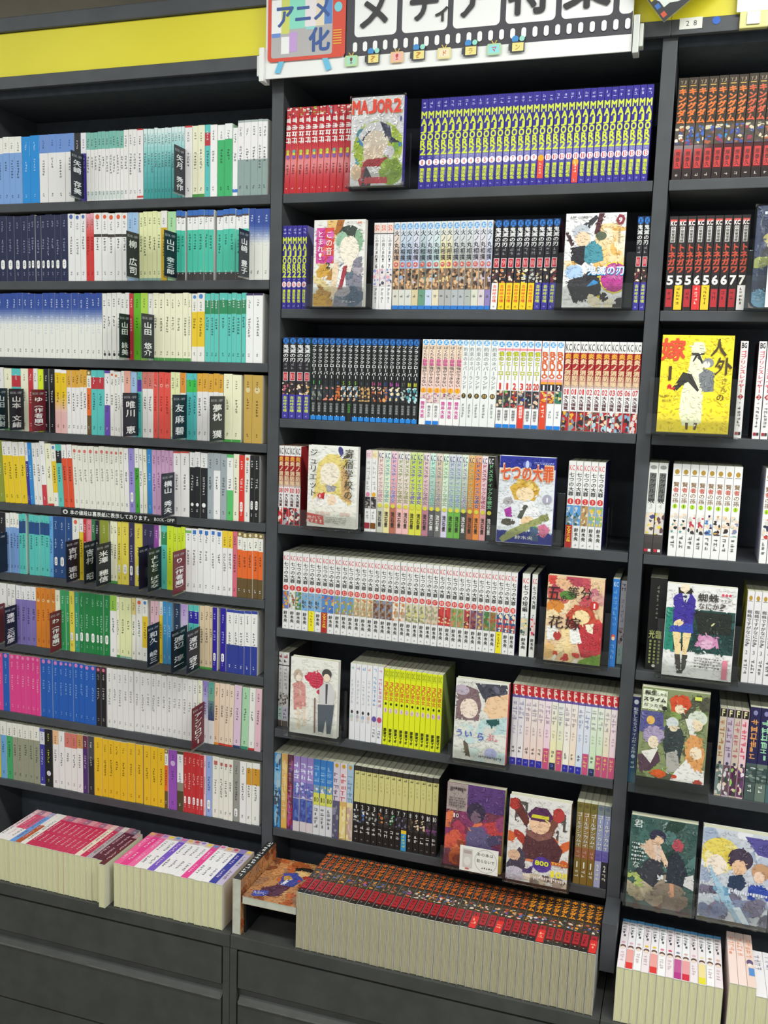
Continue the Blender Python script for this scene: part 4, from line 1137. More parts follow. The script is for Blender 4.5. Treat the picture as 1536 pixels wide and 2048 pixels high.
def c_fantasy(s, i, n):
    k, c = FAN[i]
    c = c.split()
    if k in ('violet', 'ocean'):
        flecks(s.p, s.T, s.H, .08, .32, 'e4ecf8' if k == 'violet' else '88b4dc', .013, random.Random(i), .85)
        s.art(.34, .55, [c[2], c[1], c[3], c[4]], i, 6)
        if k == 'ocean':
            s.R(.44, .60, 'd8d85c'); s.Hz('10', .53, .012, .8, '5a5a40', 1)
            flecks(s.p, s.T, s.H, .64, .92, '6a6a70', .009, random.Random(i), .6)
        else:
            s.art(.56, .86, [c[4], '5a70b8', c[3], '3a4898'], i + 4, 6)
        d = 'violet to navy gradient comic' if k == 'violet' else 'blue comic with yellow band and grey foot'
    elif k.startswith('gun'):
        s.E(.04, .5, .010, 'c8a030')
        flecks(s.p, s.T, s.H, .12, .52, c[1], .013, random.Random(i), .8)
        s.art(.56, .98, [c[3], c[4], mixh(c[3], 'ffffff', .3)], i, 6)
        d = {'gunA': 'mauve comic with slate lower half', 'gunB': 'pink comic with red lettering and yellow foot', 'gunC': 'pale blue comic with beige foot'}[k]
    else:
        s.art(.01, .99, c, i + 50, 12, 1.1)
        flecks(s.p, s.T, s.H, .08, .9, mixh(c[0], 'ffffff', .4), .012, random.Random(i), .6)
        d = {'bluepic': 'thick blue grey comic', 'tanpic': 'tan gold comic', 'plumpic': 'plum red comic'}[k]
    foot = 'd8ccd0' if k == 'violet' else ('dcdce0' if k == 'ocean' else c[4])
    return [(0, .5, c[0]), (.5, 1, foot)], mixh(c[0], '404040', .3), d, False


APV = '1 2 3 3 4 5 6 7 7 8 9 9 10 10'.split()
APC = {'1': 'a8a8a8 d0d0d0', '2': '5878b8 e8e8e8', '3': '9aa098 d8d8d4', '4': 'b85830 d88848', '5': 'd8d4c8 4a4a4a', '6': 'e0e4e0 48a868', '7': '5a5a78 7878a0', '8': '4a3c2c 6a5840', '9': 'f0d8b8 e8c8a0', '10': '5a3860 7a4878'}


def c_apple(s, i, n):
    v = APV[i]
    flecks(s.p, s.T, s.H, .075, .125, '2e2c20', .0075, random.Random(2), .8)
    flecks(s.p, s.T, s.H, .16, .3, 'b8b070', .008, random.Random(9), .3)
    s.Hz(v, .53, .011, .35 if len(v) < 2 else .66, 'e4e0dc', 1)
    s.art(.57, .74, ['2c2826'] + APC[v].split() + ['3a3432'], int(v) * 5, 6)
    if i == 8:
        s.R(.73, 1, '3a98d0'); s.R(.73, .775, 'f0cc30'); flecks(s.p, s.T, s.H, .79, .97, 'd8e060', .007, random.Random(3), .6)
        d = 'black and cream comic with blue foot band'
    else:
        flecks(s.p, s.T, s.H, .77, .92, 'd8d4d0', .009, random.Random(i), .6); flecks(s.p, s.T, s.H, .94, .97, '9a9894', .004, random.Random(i), .6)
        d = 'black and cream comic'
    return [(0, .065, '35312c'), (.065, .47, 'd4cc84'), (.47, 1, '221f1e')], '2a2724', d, False


def c_gold(s, i, n):
    a = ('a08850', 'a08048', '90783c', '98a0c8', '8c94c0')[i]
    s.V('ゴールデンカムイ', .12, .54, .8, 'ece8e0', 2, mixh(a, '302818', .6))
    s.E(.04, .6, .008, mixh(a, '202010', .4))
    flecks(s.p, s.T, s.H, .58, .68, 'c89a88' if i < 3 else '6858b0', .008, random.Random(i), .6)
    s.Hz('11122'[i], .76, .014, .4, 'ecead8', 2)
    flecks(s.p, s.T, s.H, .82, .95, 'e0dcc8', .008, random.Random(i), .6)
    f = ('8a7034', '8a6c30', '806428', 'a8a8c8', '2c2a30')[i]
    return [(0, .12, mixh(a, '4a5a20', .4)), (.12, .55, a), (.55, .68, mixh(a, 'a04838', .5) if i < 3 else '6a60a8'), (.68, 1, f)], '5a4424', 'gold brown comic with white lettering' if i < 3 else 'lilac grey comic with white lettering', False


def c_king(s, i, n):
    s.Hz('YJ', .045, .007, .6, '9a8468', 2); s.R(.075, .085, 'c8a048', -.3, .3)
    s.V('キングダム', .10, .45, .86, 'e07028' if i < 7 else 'd0502c', 3, 'f4d49c')
    s.art(.47, .66, ['4a4038', ('e8dcd0', '3a68b8', '3a68b8', '3a60c0', '3a68b8', '3a90c0', '4058b0', '3c3834', '3c3834', '403c34')[i % 10], 'd0c4a4', ('a85838', '9a3048', '6a5040')[i % 3], '3a4a90', '5a4a3c'], i * 3, 8)
    s.R(.70, .89, 'c83434', -.34, .34); s.V('原泰久', .72, .88, .5, '3a1414', 2)
    flecks(s.p, s.T, s.H, .94, .98, 'c8b8b0', .006, random.Random(i), .6)
    return [(0, .45, '3a3026'), (.45, .66, '4a4238'), (.66, 1, '4a2024'), (.9, 1, '2a2020')], ('2c3c80', '28387c', '2c3c84', '34489a', '3a4a8c', 'a8743c', '38508c', '3a3834', '2c2a28', '504840')[i % 10], 'dark comic with flaming orange lettering', True


BOV = '555656677'
BOB = {1: 'ecc82c', 3: 'dc3434', 4: 'ecc82c', 8: 'f0ecec'}


def c_boss(s, i, n):
    s.R(.035, .06, 'd85048', -.38, .38); s.Hz('KC', .075, .008, .7, 'f4e8e4', 3)
    s.R(.11, .275, 'd4d0cc', -.26, .26); s.V('中間管理録', .112, .272, .4, '2e2c2c', 2)
    s.V('トネガワ', .29, .60, .86, 'c84a34', 3, '8a6a50')
    s.Hz(BOV[i], .675, .017, .76, 'f0eee4', 3)
    s.R(.77, .96, 'b82c34', -.36, .36); flecks(s.p, s.T, s.H, .79, .93, '5a1820', .008, random.Random(i), .4)
    if i in BOB:
        s.R(.73, .99, BOB[i]); flecks(s.p, s.T, s.H, .75, .95, '5a3c18' if i != 3 else 'f8c8c0', .006, random.Random(i), .7)
    d = 'black comic with red lettering and cream number' if i not in BOB else 'black comic with red lettering and %s foot band' % {1: 'yellow', 4: 'yellow', 3: 'red', 8: 'white'}[i]
    return [(0, 1, '2a2426')], ('4a2028', '8a1c24', '3a1c20')[i % 3], d, True


def c_goblin(s, i, n):
    s.Hz('BG', .045, .010, .7, '2c2a2c', 3)
    s.V('ゴブリンスレイヤー', .095, .53, .8, 'd84858', 2)
    s.p.poly([(-s.T * .38, s.H * .43), (0, s.H * .40), (s.T * .38, s.H * .43), (0, s.H * .46)], 'b03038')
    s.Hz('234'[i], .57, .007, .26, 'f0d8d0', 2)
    flecks(s.p, s.T, s.H, .62, .65, 'a8a4a4', .004, random.Random(i), .8)
    flecks(s.p, s.T, s.H, .67, .9, '5a5658', .006, random.Random(i + 3), .45)
    s.R(.935, .965, 'a83038', -.36, .02); s.R(.935, .965, '3a3838', .06, .36)
    return [(0, 1, 'ece8ea')], '4a3034', 'white comic with red lettering and red diamond', False


def c_gamble(s, i, n):
    s.E(.05, .7, .008, '9a9a9a')
    s.R(.11, .42, '6a6a68', -.36, .36); s.V('カケグルイ双', .115, .44, .72, '2c2c2e', 2)
    s.Hz('34'[i], .47, .010, .4, 'c8c8c0', 1)
    s.art(.54, .78, ['e0d8d0', 'e8d040', 'f0d8b8', '4a4a80', '5a5450'] if i == 0 else ['d8d0cc', 'e8d048', 'f0d8b8', '6a4a50', '4a4644'], i, 8)
    s.R(.94, .97, 'c83040', -.36, 0); s.R(.94, .97, 'e8e4e4', .05, .36)
    return [(0, .54, 'e8e8e4'), (.54, 1, ('6a6460', '3a3434'))], 'dcd8d0', 'white and smoke grey comic with boxed dark title', False


SAG = ['1', '1', '2', '2', '3', '4', '4', '5', '6', '6']


def c_sage(s, i, n):
    s.E(.085, .55, .010, 'b8923c'); s.R(.12, .125, '5a4a3a', -.35, .35)
    s.V('賢者の孫', .19, .42, .74, '94785c', 2)
    s.V('者', .248, .305, .74, 'd05a48', 2)
    s.E(.455, .55, .009, 'b4dc28'); s.Hz(SAG[i], .455, .006, .24, '5a7a18', 2)
    s.art(.53, .745, ['f0eeec', ('5a9a98', '5a9a98', 'c04050', 'c04050', '3a2850', 'd8a860', 'd8a068', '7ab0a8', 'd04838', 'd04838')[i], 'f0d8c0', 'd8d0c8', ('2c2c30', '2c2c30', '3a3434', '3a3434', '5a88c0', '3a3034', '3a3034', '8888b0', '3a3a50', '3a3a50')[i]], i // 2 * 7, 8)
    flecks(s.p, s.T, s.H, .77, .95, '4a4a4c', .008, random.Random(i), .45)
    return [(0, 1, 'f2f0ef')], ('3858a8', '2c3c98', 'e0dcd8')[i % 3], 'white comic with green number disc and figure picture', False


def c_thick(s, i, n):
    flecks(s.p, s.T, s.H, .08, .45, '8a8a80', .008, random.Random(2), .14)
    s.p.horiz('光臨', 0, s.H * .34, s.T * .40, .018, 'd0d488', 2)
    for k in (-.26, 0, .26):
        for q in range(7):
            s.p.rect(k * s.T - s.T * .06, s.H * (.30 - q * .038), k * s.T + s.T * .06, s.H * (.325 - q * .038), 'a8ac68')
    s.E(.955, .22, .006, 'e8e8d8')
    return [(0, 1, '1d1d1a')], '1a1a18', 'thick black book with olive yellow lettering', False


def c_spider(s, i, n):
    s.E(.075, .5, .010, 'b8923c'); s.R(.105, .11, '5a4a3a', -.3, .3)
    s.V('蜘蛛ですがなにか?', .2, .60, .7, '6a666a', 2)
    s.Hz('2334'[i], .665, .008, .3, '6a6266', 1)
    flecks(s.p, s.T, s.H, .74, .94, '5a5658', .007, random.Random(i), .5)
    return [(0, 1, 'eae6e8')], 'd8d040' if i == 0 else 'e0dcdc', 'white comic with grey lettering and small gold emblem', False


def c_slime1(s, i, n):
    s.E(.06, .6, .010, 'dce4ee')
    s.V('転生したらスライムだった件', .12, .66, .6, 'dce4ee', 2)
    s.E(.69, .5, .008, 'c8d8e8')
    flecks(s.p, s.T, s.H, .74, .86, 'c8d8e0', .008, random.Random(i), .5)
    return [(0, .5, ('2c2c60', '2c3c70')), (.5, 1, ('2c3c70', '1c5a70'))], '1c2440', 'indigo comic with white lettering', False


def c_fmag(s, i, n):
    s.R(.01, .10, '26241e'); s.Hz('F', .055, .013, .42, 'f0e4b0', 3)
    flecks(s.p, s.T, s.H, .13, .58, ('b0784c', '8a6a80', 'c06878', 'd84868')[i], .012, random.Random(i), .7)
    s.E(.62, .4, .006, '3a3450')
    s.art(.64, .98, [('7a8a88', '6a4a58', '5a2c50', '6a4070')[i], '3a4a40', 'e8d0c0', ('e8e4e0', 'c8c0c8', '98c860', 'ece4ec')[i], ('d0ccc8', 'e0dce0', '4a2444', '6a2848')[i]], i + 70, 8)
    return [(0, 1, ('d8c8b0', 'c8b8c8', 'd0c0b0', 'ecc8cc')[i])], '3a5a8a' if i == 0 else 'd8ccd0', 'pastel comic with black letter tile on top', False


def c_slime2(s, i, n):
    s.E(.06, .42, .010, '8a88b8')
    flecks(s.p, s.T, s.H, .12, .60, ('e09a58', 'a0d8b0', '88c8d8')[i], .013, random.Random(i), .6); flecks(s.p, s.T, s.H, .12, .45, ('e09a58', 'a0d8b0', '88c8d8')[i], .014, random.Random(5), .7)
    s.art(.64, .80, ['3a4a4a', 'd8dcd8', '88988c', '5a6a68'], i + 90, 6)
    flecks(s.p, s.T, s.H, .82, .93, 'd8e0d8', .008, random.Random(i), .4)
    return [(0, .6, '282450'), (.6, 1, ('4a5a58', '6a7a70', '4a6a70')[i])], '24223c', 'thick indigo book with tapering bright lettering', False


PV = '1 1 2 2 3 3 4 4 5 5 6 6 7 7 8 8 9 10s 10 10 10 11 11s 11 12 13 13 13 14 15 15 15 15'.split()
PV2 = '15 15 16 16 16'.split()
BL = [('w', '9'), ('y', '9'), ('y', '9'), ('y', '9'), ('y', '10'), ('y', '10'), ('p', '10'), ('p', '10'), ('p', '10')]
BA = [['d88850', 'f0d8c0', '5a3038']] * 3 + [['c88850', 'f0d8b8', '3a2c34'], ['e8c838', 'f4e8c8', 'b0c8e0'], ['8a9088', 'c8c8c0', '5a4048'], ['c8b088', '5a4a40', 'd8d0c0'], ['4a4840', 'e8d8c0', '303038'], ['d88850', 'f0d8c0', '7a3040']]
SINB = {4: 'f0e424', 6: 'b02c28', 33: 'f0e01c'}
FN = {
 'redsport': lambda s, i, n: c_redsport(s, i, n), 'purple': lambda s, i, n: c_purple(s, i, n, PV), 'purple2': lambda s, i, n: c_purple(s, i, n, PV2),
 'koto': c_koto, 'sumo': c_sumo, 'blade': lambda s, i, n: c_blade(s, i, n, BL[i], BA[i]), 'blade2': lambda s, i, n: c_blade(s, i, n, ('p', '11'), ['5a4034', 'f0dcc0', '7a2c38']),
 'blade3': lambda s, i, n: c_blade(s, i, n, ('p', ('11', '12', '13', '13')[i]), [['f0e4d8', '3a2c34', 'c86878'], ['5a3a34', 'f0d0b0', '3a3044'], ['c8a068', '4a3c50', 'f0d8b8'], ['c8a068', '4a3c50', 'f0d8b8']][i]),
 'clover': c_clover, 'study': c_study, 'never': c_never, 'hero': c_hero, 'ninja': c_ninja,
 'flame': lambda s, i, n: c_flame(s, i, n, '01 01 01 02 02 02 03 05 06 07'.split(), [FLC[v] for v in '01 01 01 02 02 02 03 05 06 07'.split()]),
 'flame2': lambda s, i, n: c_flame(s, i, n, '08 09 10 10'.split(), [FLC[v] for v in '08 09 10 10'.split()]),
 'boarding': c_boarding, 'domestic': c_domestic, 'sins': lambda s, i, n: c_sins(s, i, n, SINV[i], SINB.get(i)), 'sins2': lambda s, i, n: c_sins(s, i, n, (1, 1, 2, 3, 3)[i], 'b02c28' if i == 0 else None),
 'sinsx': c_sinsx, 'bluecomic': c_bluecomic, 'whcomic': c_whcomic, 'grim': c_grim, 'cardw': c_cardw, 'girl': c_girl, 'ciao': c_ciao, 'fantasy': c_fantasy, 'apple': c_apple, 'gold': c_gold,
 'king': c_king, 'boss': c_boss, 'goblin': c_goblin, 'gamble': c_gamble, 'sage': c_sage, 'sage2': lambda s, i, n: c_sage(s, i + 8, n), 'thick': c_thick, 'spider': c_spider, 'slime1': c_slime1, 'fmag': c_fmag, 'slime2': c_slime2,
}
for k_, v_ in {1: '5a9ad8 3a5a4a 7a8a90 c8d0d0', 2: 'b89058 d8c090 8a6a48 e0d0b0', 3: '88a8c0 e0c040 90b858 e8d098'}.items():
    SINA[k_] = v_
SIZE = {'king': (.181, .128), 'boss': (.174, .113), 'goblin': (.181, .128), 'gamble': (.181, .128), 'sage': (.181, .128), 'sage2': (.181, .128), 'thick': (.188, .128), 'spider': (.181, .128), 'slime1': (.181, .128), 'fmag': (.181, .128), 'slime2': (.190, .128),
        'redsport': (.174, .112), 'purple': (.174, .112), 'purple2': (.174, .112), 'fantasy': (.181, .128), 'apple': (.181, .128), 'gold': (.181, .128), 'girl': (.174, .112), 'bluecomic': (.181, .128), 'whcomic': (.174, .112)}
ROWM = ['top comic shelf', 'second comic shelf', 'third comic shelf', 'fourth comic shelf', 'fifth comic shelf', 'sixth comic shelf', 'lowest comic shelf']
ROWR = ['end bay top shelf', 'end bay second shelf', 'end bay third shelf', 'end bay fourth shelf', 'end bay fifth shelf', 'end bay sixth shelf']
LEAN = {'redsport': .030, 'purple': .012, 'blade': .020, 'king': .012, 'never': .008, 'study': .02, 'gamble': .012}
BACKSET = {'grim': .02, 'whcomic': .03, 'thick': .02}


def comic_row(row, rowname, z, runs, group):
    rnd = random.Random(900 + row)
    for key, xs in runs:
        pairs = list(zip(xs, xs[1:]))
        if key in ('sinsx', 'goblin', 'sage2'):
            pairs = pairs[::2]
        n = len(pairs)
        for i, (a, b) in enumerate(pairs):
            a, b = a / 1000, b / 1000
            if row < 10:
                lim = W - .0008 - LEAN.get(key, 0) * .18
                if pairs[-1][1] / 1000 > lim:
                    sh = pairs[-1][1] / 1000 - lim
                    f = (i + 1) / n
                    a, b = a - sh * (i / n), b - sh * f
                if a < .0008:
                    a = .0008
            T = b - a - .0005
            H, D = SIZE.get(key, (.1755, .113))
            s = Sp(T, H)
            bands, side, desc, wrap = FN[key](s, i, n)
            lean = LEAN.get(key, 0)
            off = (T / 2) * abs(math.sin(lean))
            dz = .005 if key == 'never' and i == 4 else 0
            o = make_book('wrapped_comic' if wrap else 'comic_volume', T, D, H, bands, side, ((a + b) / 2, BACKSET.get(key, .0045) + rnd.uniform(-.001, .001), z + .0003 + off), (0, lean, 0), s.p, wrap)
            label_later(o, desc, rowname, 'comic', group)


for r, runs in enumerate(MID):
    comic_row(r, ROWM[r], ZM[r], runs, 'comics shelved spine out')
for r, runs in enumerate(RIGHT):
    comic_row(r + 10, ROWR[r], ZM[r], runs, 'comics shelved spine out')

# ---------------------------------------------------------------- comics shown cover out, on clear stands
def inside(pts, x, y):
    c = False
    n = len(pts)
    for i in range(n):
        (x1, y1), (x2, y2) = pts[i], pts[i - 1]
        if (y1 > y) != (y2 > y) and x < (x2 - x1) * (y - y1) / (y2 - y1) + x1:
            c = not c
    return c


def brush(p, W_, H_, n, seed):
    """loose brush dabs picking up the colours already printed, so that flat patches look painted"""
    rr = random.Random(seed)
    polys = [([p.v[i][:2] for i in f], c) for f, c in zip(p.f, p.c)]
    p.inc = .1
    for _ in range(n):
        x, y = rr.uniform(.01, .99) * W_, rr.uniform(.01, .99) * H_
        sx, sy = x + rr.gauss(0, .012) * W_, y + rr.gauss(0, .008) * H_
        col = None
        for pts, c in reversed(polys):
            if inside(pts, sx, sy):
                col = c
                break
        if col is None:
            continue
        t = rr.gauss(0, .09)
        col = mixh(col, 'ffffff' if t > 0 else '181420', min(.25, abs(t) * (.45 if lum(col) > .82 else 1)))
        r, k = rr.uniform(.008, .024) * W_, rr.uniform(0, 3.1)
        pts = []
        for q in range(7):
            an = q * .9
            ex, ey = r * 1.7 * math.cos(an) * rr.uniform(.6, 1.1), r * .7 * math.sin(an) * rr.uniform(.6, 1.1)
            pts.append((x + ex * math.cos(k) - ey * math.sin(k), y + ex * math.sin(k) + ey * math.cos(k)))
        p.poly(pts, col)
    p.inc = 1
    p.l += 1


def cover(W_, H_, items, dabs=560):
    p = Print(.0006, .0006, W_ - .0006, H_ - .0006)
    items = list(items)
    first = items.index(next((i for i in items if i[0] in 'hvf'), items[-1])) if any(i[0] in 'hvf' for i in items) else len(items)
    items = items[:first] + [('brush',)] + items[first:]
    for it in items:
        k = it[0]
        if k == 'brush':
            brush(p, W_, H_, dabs, len(items))
        elif k == 'r':
            _, a, b, c, d, col = it
            p.rect(a * W_, H_ * (1 - d), c * W_, H_ * (1 - b), col)
        elif k == 'e':
            p.ell(it[1] * W_, H_ * (1 - it[2]), it[3] * W_, it[4] * W_, it[5], math.radians(it[6] if len(it) > 6 else 0), 22)
        elif k == 'p':
            p.poly([(u * W_, H_ * (1 - v)) for u, v in it[1]], it[2])
        elif k == 'h':     # horizontal text: text, centre u, baseline v, char width, char height (share of H), colour, bold, slant
            _, t, u, v, cw, ch, col, bold = it[:8]
            p.horiz(t, u * W_, H_ * (1 - v), cw * W_, ch * H_, col, bold, .96, it[8] if len(it) > 8 else 0)
        elif k == 'v':     # vertical text: text, centre u, top v, width, cell height
            _, t, u, v, w, cell, col, bold = it[:8]
            p.vert(t, u * W_, H_ * (1 - v), w * W_, cell * H_, col, bold)
        elif k == 'b':     # patches: number, seed, colours, region, sizes
            _, n, seed, cols, a, b, c, d, s0, s1 = it
            rr = random.Random(seed)
            old = p.b
            p.b = (max(old[0], a * W_), max(old[1], H_ * (1 - d)), min(old[2], c * W_), min(old[3], H_ * (1 - b)))
            for i in range(n):
                p.ell(rr.uniform(a, c) * W_, H_ * (1 - rr.uniform(b, d)), rr.uniform(s0, s1) * W_, rr.uniform(s0, s1) * W_ * .6, rr.choice(cols), rr.uniform(0, 3.1), 9)
            p.b = old
        elif k == 'f':     # lines of unreadably small print
            _, a, b, c, d, col, sz, seed = it
            rr = random.Random(seed)
            v = b
            while v + sz < d:
                u = a
                while u < c:
                    w = rr.uniform(.012, .035)
                    p.rect(u * W_, H_ * (1 - v - sz * rr.uniform(.3, 1)), (u + w) * W_, H_ * (1 - v), col)
                    u += w + .012
                v += sz * 1.5
    return p


FACE = {}
FACE['M1'] = ('f4f2f4', '3a2f9a', [
    ('r', 0, 0, 1, .04, 'ece9ec'), ('e', .52, .57, .47, .47, 'b8d040'), ('b', 16, 3, ['4a9ad0', '3c88c8', 'c8dc4c', '5aa0b0', '88c040'], .1, .34, .97, .8, .05, .16),
    ('p', [(.14, .44), (.3, .3), (.62, .27), (.78, .36), (.76, .5), (.5, .45), (.24, .52)], 'f0eef0'), ('p', [(.55, .28), (.74, .33), (.78, .46), (.66, .44)], '3a3a58'), ('p', [(.68, .42), (.94, .52), (.74, .52)], '2c2c48'), ('p', [(.2, .48), (.34, .38), (.56, .4), (.3, .5)], '4a4a60'),
    ('e', .48, .53, .24, .24, 'f4e4d0'), ('e', .44, .62, .2, .14, 'f2dcc4'), ('p', [(.3, .62), (.6, .6), (.7, .78), (.2, .8)], 'f0d8bc'),
    ('p', [(.12, .86), (.3, .7), (.7, .68), (.82, .78), (.8, .95), (.2, 1)], 'b83a44'), ('p', [(.3, .78), (.6, .78), (.7, 1), (.22, 1)], 'e4e0e0'), ('p', [(.3, .76), (.42, .9), (.4, 1), (.22, 1)], '3c3848'),
    ('e', .74, .62, .1, .1, 'ece8ec'), ('e', .78, .84, .22, .24, '9ab848'), ('e', .86, .82, .12, .16, '8aa83c'), ('e', .12, .84, .1, .14, 'f0d0ac'), ('r', .28, .9, .72, .97, 'd84a58'), ('h', 'MAJOR2', .49, .195, .16, .16, 'f0b040', 4), ('h', 'MAJOR2', .49, .19, .156, .148, 'dc3c2c', 3), ('h', '1', .95, .29, .05, .05, '3a3890', 3)])
FACE['M2a'] = ('ece9e4', 'dcd8d0', [
    ('b', 14, 5, ['d8a848', 'b8863c', 'e8d49c', 'f0ead8', 'c89a50'], 0, .4, .4, 1, .1, .22), ('p', [(.25, 0), (.5, .0), (.42, .25), (.3, .2)], 'e8c078'), ('p', [(.46, 0), (.6, 0), (.5, .2), (.4, .16)], 'b06a2c'),
    ('p', [(.05, .09), (.4, .09), (.4, .5), (.05, .5)], 'd8489c'), ('p', [(.22, .09), (.4, .09), (.4, .5), (.24, .5)], 'e04c40'), ('b', 8, 9, ['e06ab0', 'c850b0', 'e87060'], .05, .1, .4, .5, .04, .1),
    ('p', [(.55, .5), (.95, .42), (.98, 1), (.4, 1)], '8a8898'), ('b', 12, 6, ['5a6a80', '6a7888', '9a98a4', '48586c', 'b0a8b0'], .45, .55, 1, 1, .08, .2), ('p', [(.38, .55), (.5, .45), (.5, .8), (.36, .92)], 'f0d8b8'), ('e', .7, .22, .24, .24, '3c4640'), ('e', .56, .24, .12, .16, '9ac0a4'), ('e', .88, .24, .08, .2, '8ab090'), ('e', .7, .34, .19, .24, 'f6ecdc'), ('p', [(.6, .46), (.8, .46), (.74, .6), (.62, .6)], 'f4e8da'),
    ('p', [(.52, .55), (.62, .5), (.66, .78), (.46, .78)], 'eef0f0'), ('p', [(.6, .53), (.68, .53), (.58, .8), (.5, .8)], 'a83a44'),
    ('v', 'この音', .31, .12, .13, .095, 'f8f2f0', 1), ('v', 'とまれ!', .14, .12, .12, .085, 'f8f2f0', 1), ('h', '2', .3, .56, .1, .07, '2c2a28', 2), ('h', 'アミュー', .72, .96, .07, .035, 'f2efe8', 1), ('f', .66, .03, .84, .045, '8a8a8a', .008, 2), ('h', 'SQ', .9, .05, .04, .02, 'e06030', 3)])
FACE['M2b'] = ('f0eeee', '2c2a30', [
    ('p', [(.5, .12), (.9, .1), (1, .5), (.9, .75), (.5, .6)], 'f2d8a8'), ('b', 14, 8, ['e8b868', 'f0cc8c', 'f4e4c8', 'e0a858'], .5, .15, 1, .6, .07, .16), ('b', 10, 4, ['e8b868', 'f0cc8c', 'f0e0c0'], 0, .5, .25, .75, .06, .14),
    ('p', [(.55, 0), (.64, 0), (.56, .22), (.48, .22)], '5a3038'), ('p', [(.0, .2), (.06, .2), (.18, .34), (.12, .36)], '4a3038'), ('p', [(.28, .12), (.34, .1), (.5, .02), (.54, .05), (.4, .16)], '3a3a40'),
    ('e', .27, .2, .14, .13, 'c0c4cc'), ('e', .3, .27, .13, .12, 'f0d4b4'), ('p', [(.1, .36), (.34, .34), (.44, .44), (.3, .55), (.12, .5)], '2c2a32'), ('p', [(.34, .36), (.48, .28), (.62, .36), (.66, .5), (.42, .54), (.34, .5)], '4a94a4'), ('e', .18, .62, .15, .12, 'b0ccec'), ('e', .6, .24, .09, .07, '5a6450'),
    ('p', [(.05, .72), (.34, .66), (.5, .58), (.66, .72), (.62, .88), (.2, .95)], '36343a'), ('e', .86, .68, .25, .26, 'e8d83c'), ('e', .86, .68, .23, .24, 'c03c94'), ('e', .86, .62, .2, .12, 'c868a8'), ('p', [(.62, .74), (.4, .78), (.52, .7)], '3c90d0'), ('b', 12, 2, ['d8c040', 'c86a48', '8a3c58', 'e8dcc0', '3a3438', 'c8a858'], .1, .84, 1, 1, .06, .14),
    ('h', '鬼滅の刃', .72, .66, .155, .10, '3c98d8', 3), ('h', '鬼滅の刃', .72, .655, .155, .10, 'f4f2f4', 2), ('p', [(.88, .02), (.95, .03), (.98, .07), (.95, .12), (.88, .13), (.83, .08)], '8a2c3c'), ('h', '9', .905, .105, .06, .05, 'f2eeee', 3), ('h', 'JUMP COMICS', .22, .055, .028, .022, '4a4648', 2), ('v', '吾峠呼世晴', .9, .16, .04, .032, '6a5a50', 1), ('h', '吾峠呼世晴', .74, .965, .07, .03, 'e8e0d8', 2)])
FACE['M4a'] = ('f1efe9', 'e8e4e0', [
    ('p', [(.2, .22), (.4, .1), (.62, .1), (.76, .25), (.9, .7), (.62, .72), (.1, .72)], 'ecd884'), ('b', 12, 3, ['f0e09c', 'e4cc6c', 'f4e8b4'], .14, .15, .8, .68, .05, .13), ('p', [(.66, .22), (.8, .3), (.9, .68), (.7, .66)], 'd8b078'), ('e', .45, .34, .2, .22, 'f6ead8'), ('p', [(.12, .66), (.3, .58), (.6, .6), (.9, .74), (.1, .75)], 'f2eee8'), ('p', [(.36, .48), (.58, .48), (.56, .56), (.4, .56)], 'a8a8b0'), ('p', [(.2, .62), (.36, .56), (.34, .66)], 'c83c40'), ('e', .5, .66, .09, .1, 'f4d8bc'), ('e', .66, .06, .05, .09, '4a4888', 20), ('e', .78, .12, .1, .03, '6a6458', 25), ('b', 10, 5, ['3a3834', '6a6458'], .68, .2, .76, .4, .008, .02),
    ('r', 0, .73, 1, 1, 'eeeae0'), ('h', 'の恋は', .33, .85, .11, .05, 'ecc8c0', 2), ('h', '秘密', .78, .85, .11, .05, 'ecc8c0', 2), ('p', [(0, .83), (.34, .86), (.36, .97), (0, .94)], 'd85850'), ('h', '売れて', .16, .905, .1, .04, 'f6e4dc', 2), ('h', 'ます!!', .16, .95, .09, .04, 'f6e4dc', 2), ('f', .38, .87, .8, .95, 'a8a49c', .014, 3), ('v', 'ジュリエット', .12, .04, .17, .098, '3c3a38', 1), ('v', '寄宿学校の', .84, .02, .18, .125, '4a4438', 1), ('e', .27, .615, .05, .05, 'd03c44'), ('h', '1', .27, .635, .04, .035, 'f4e8e4', 2)])
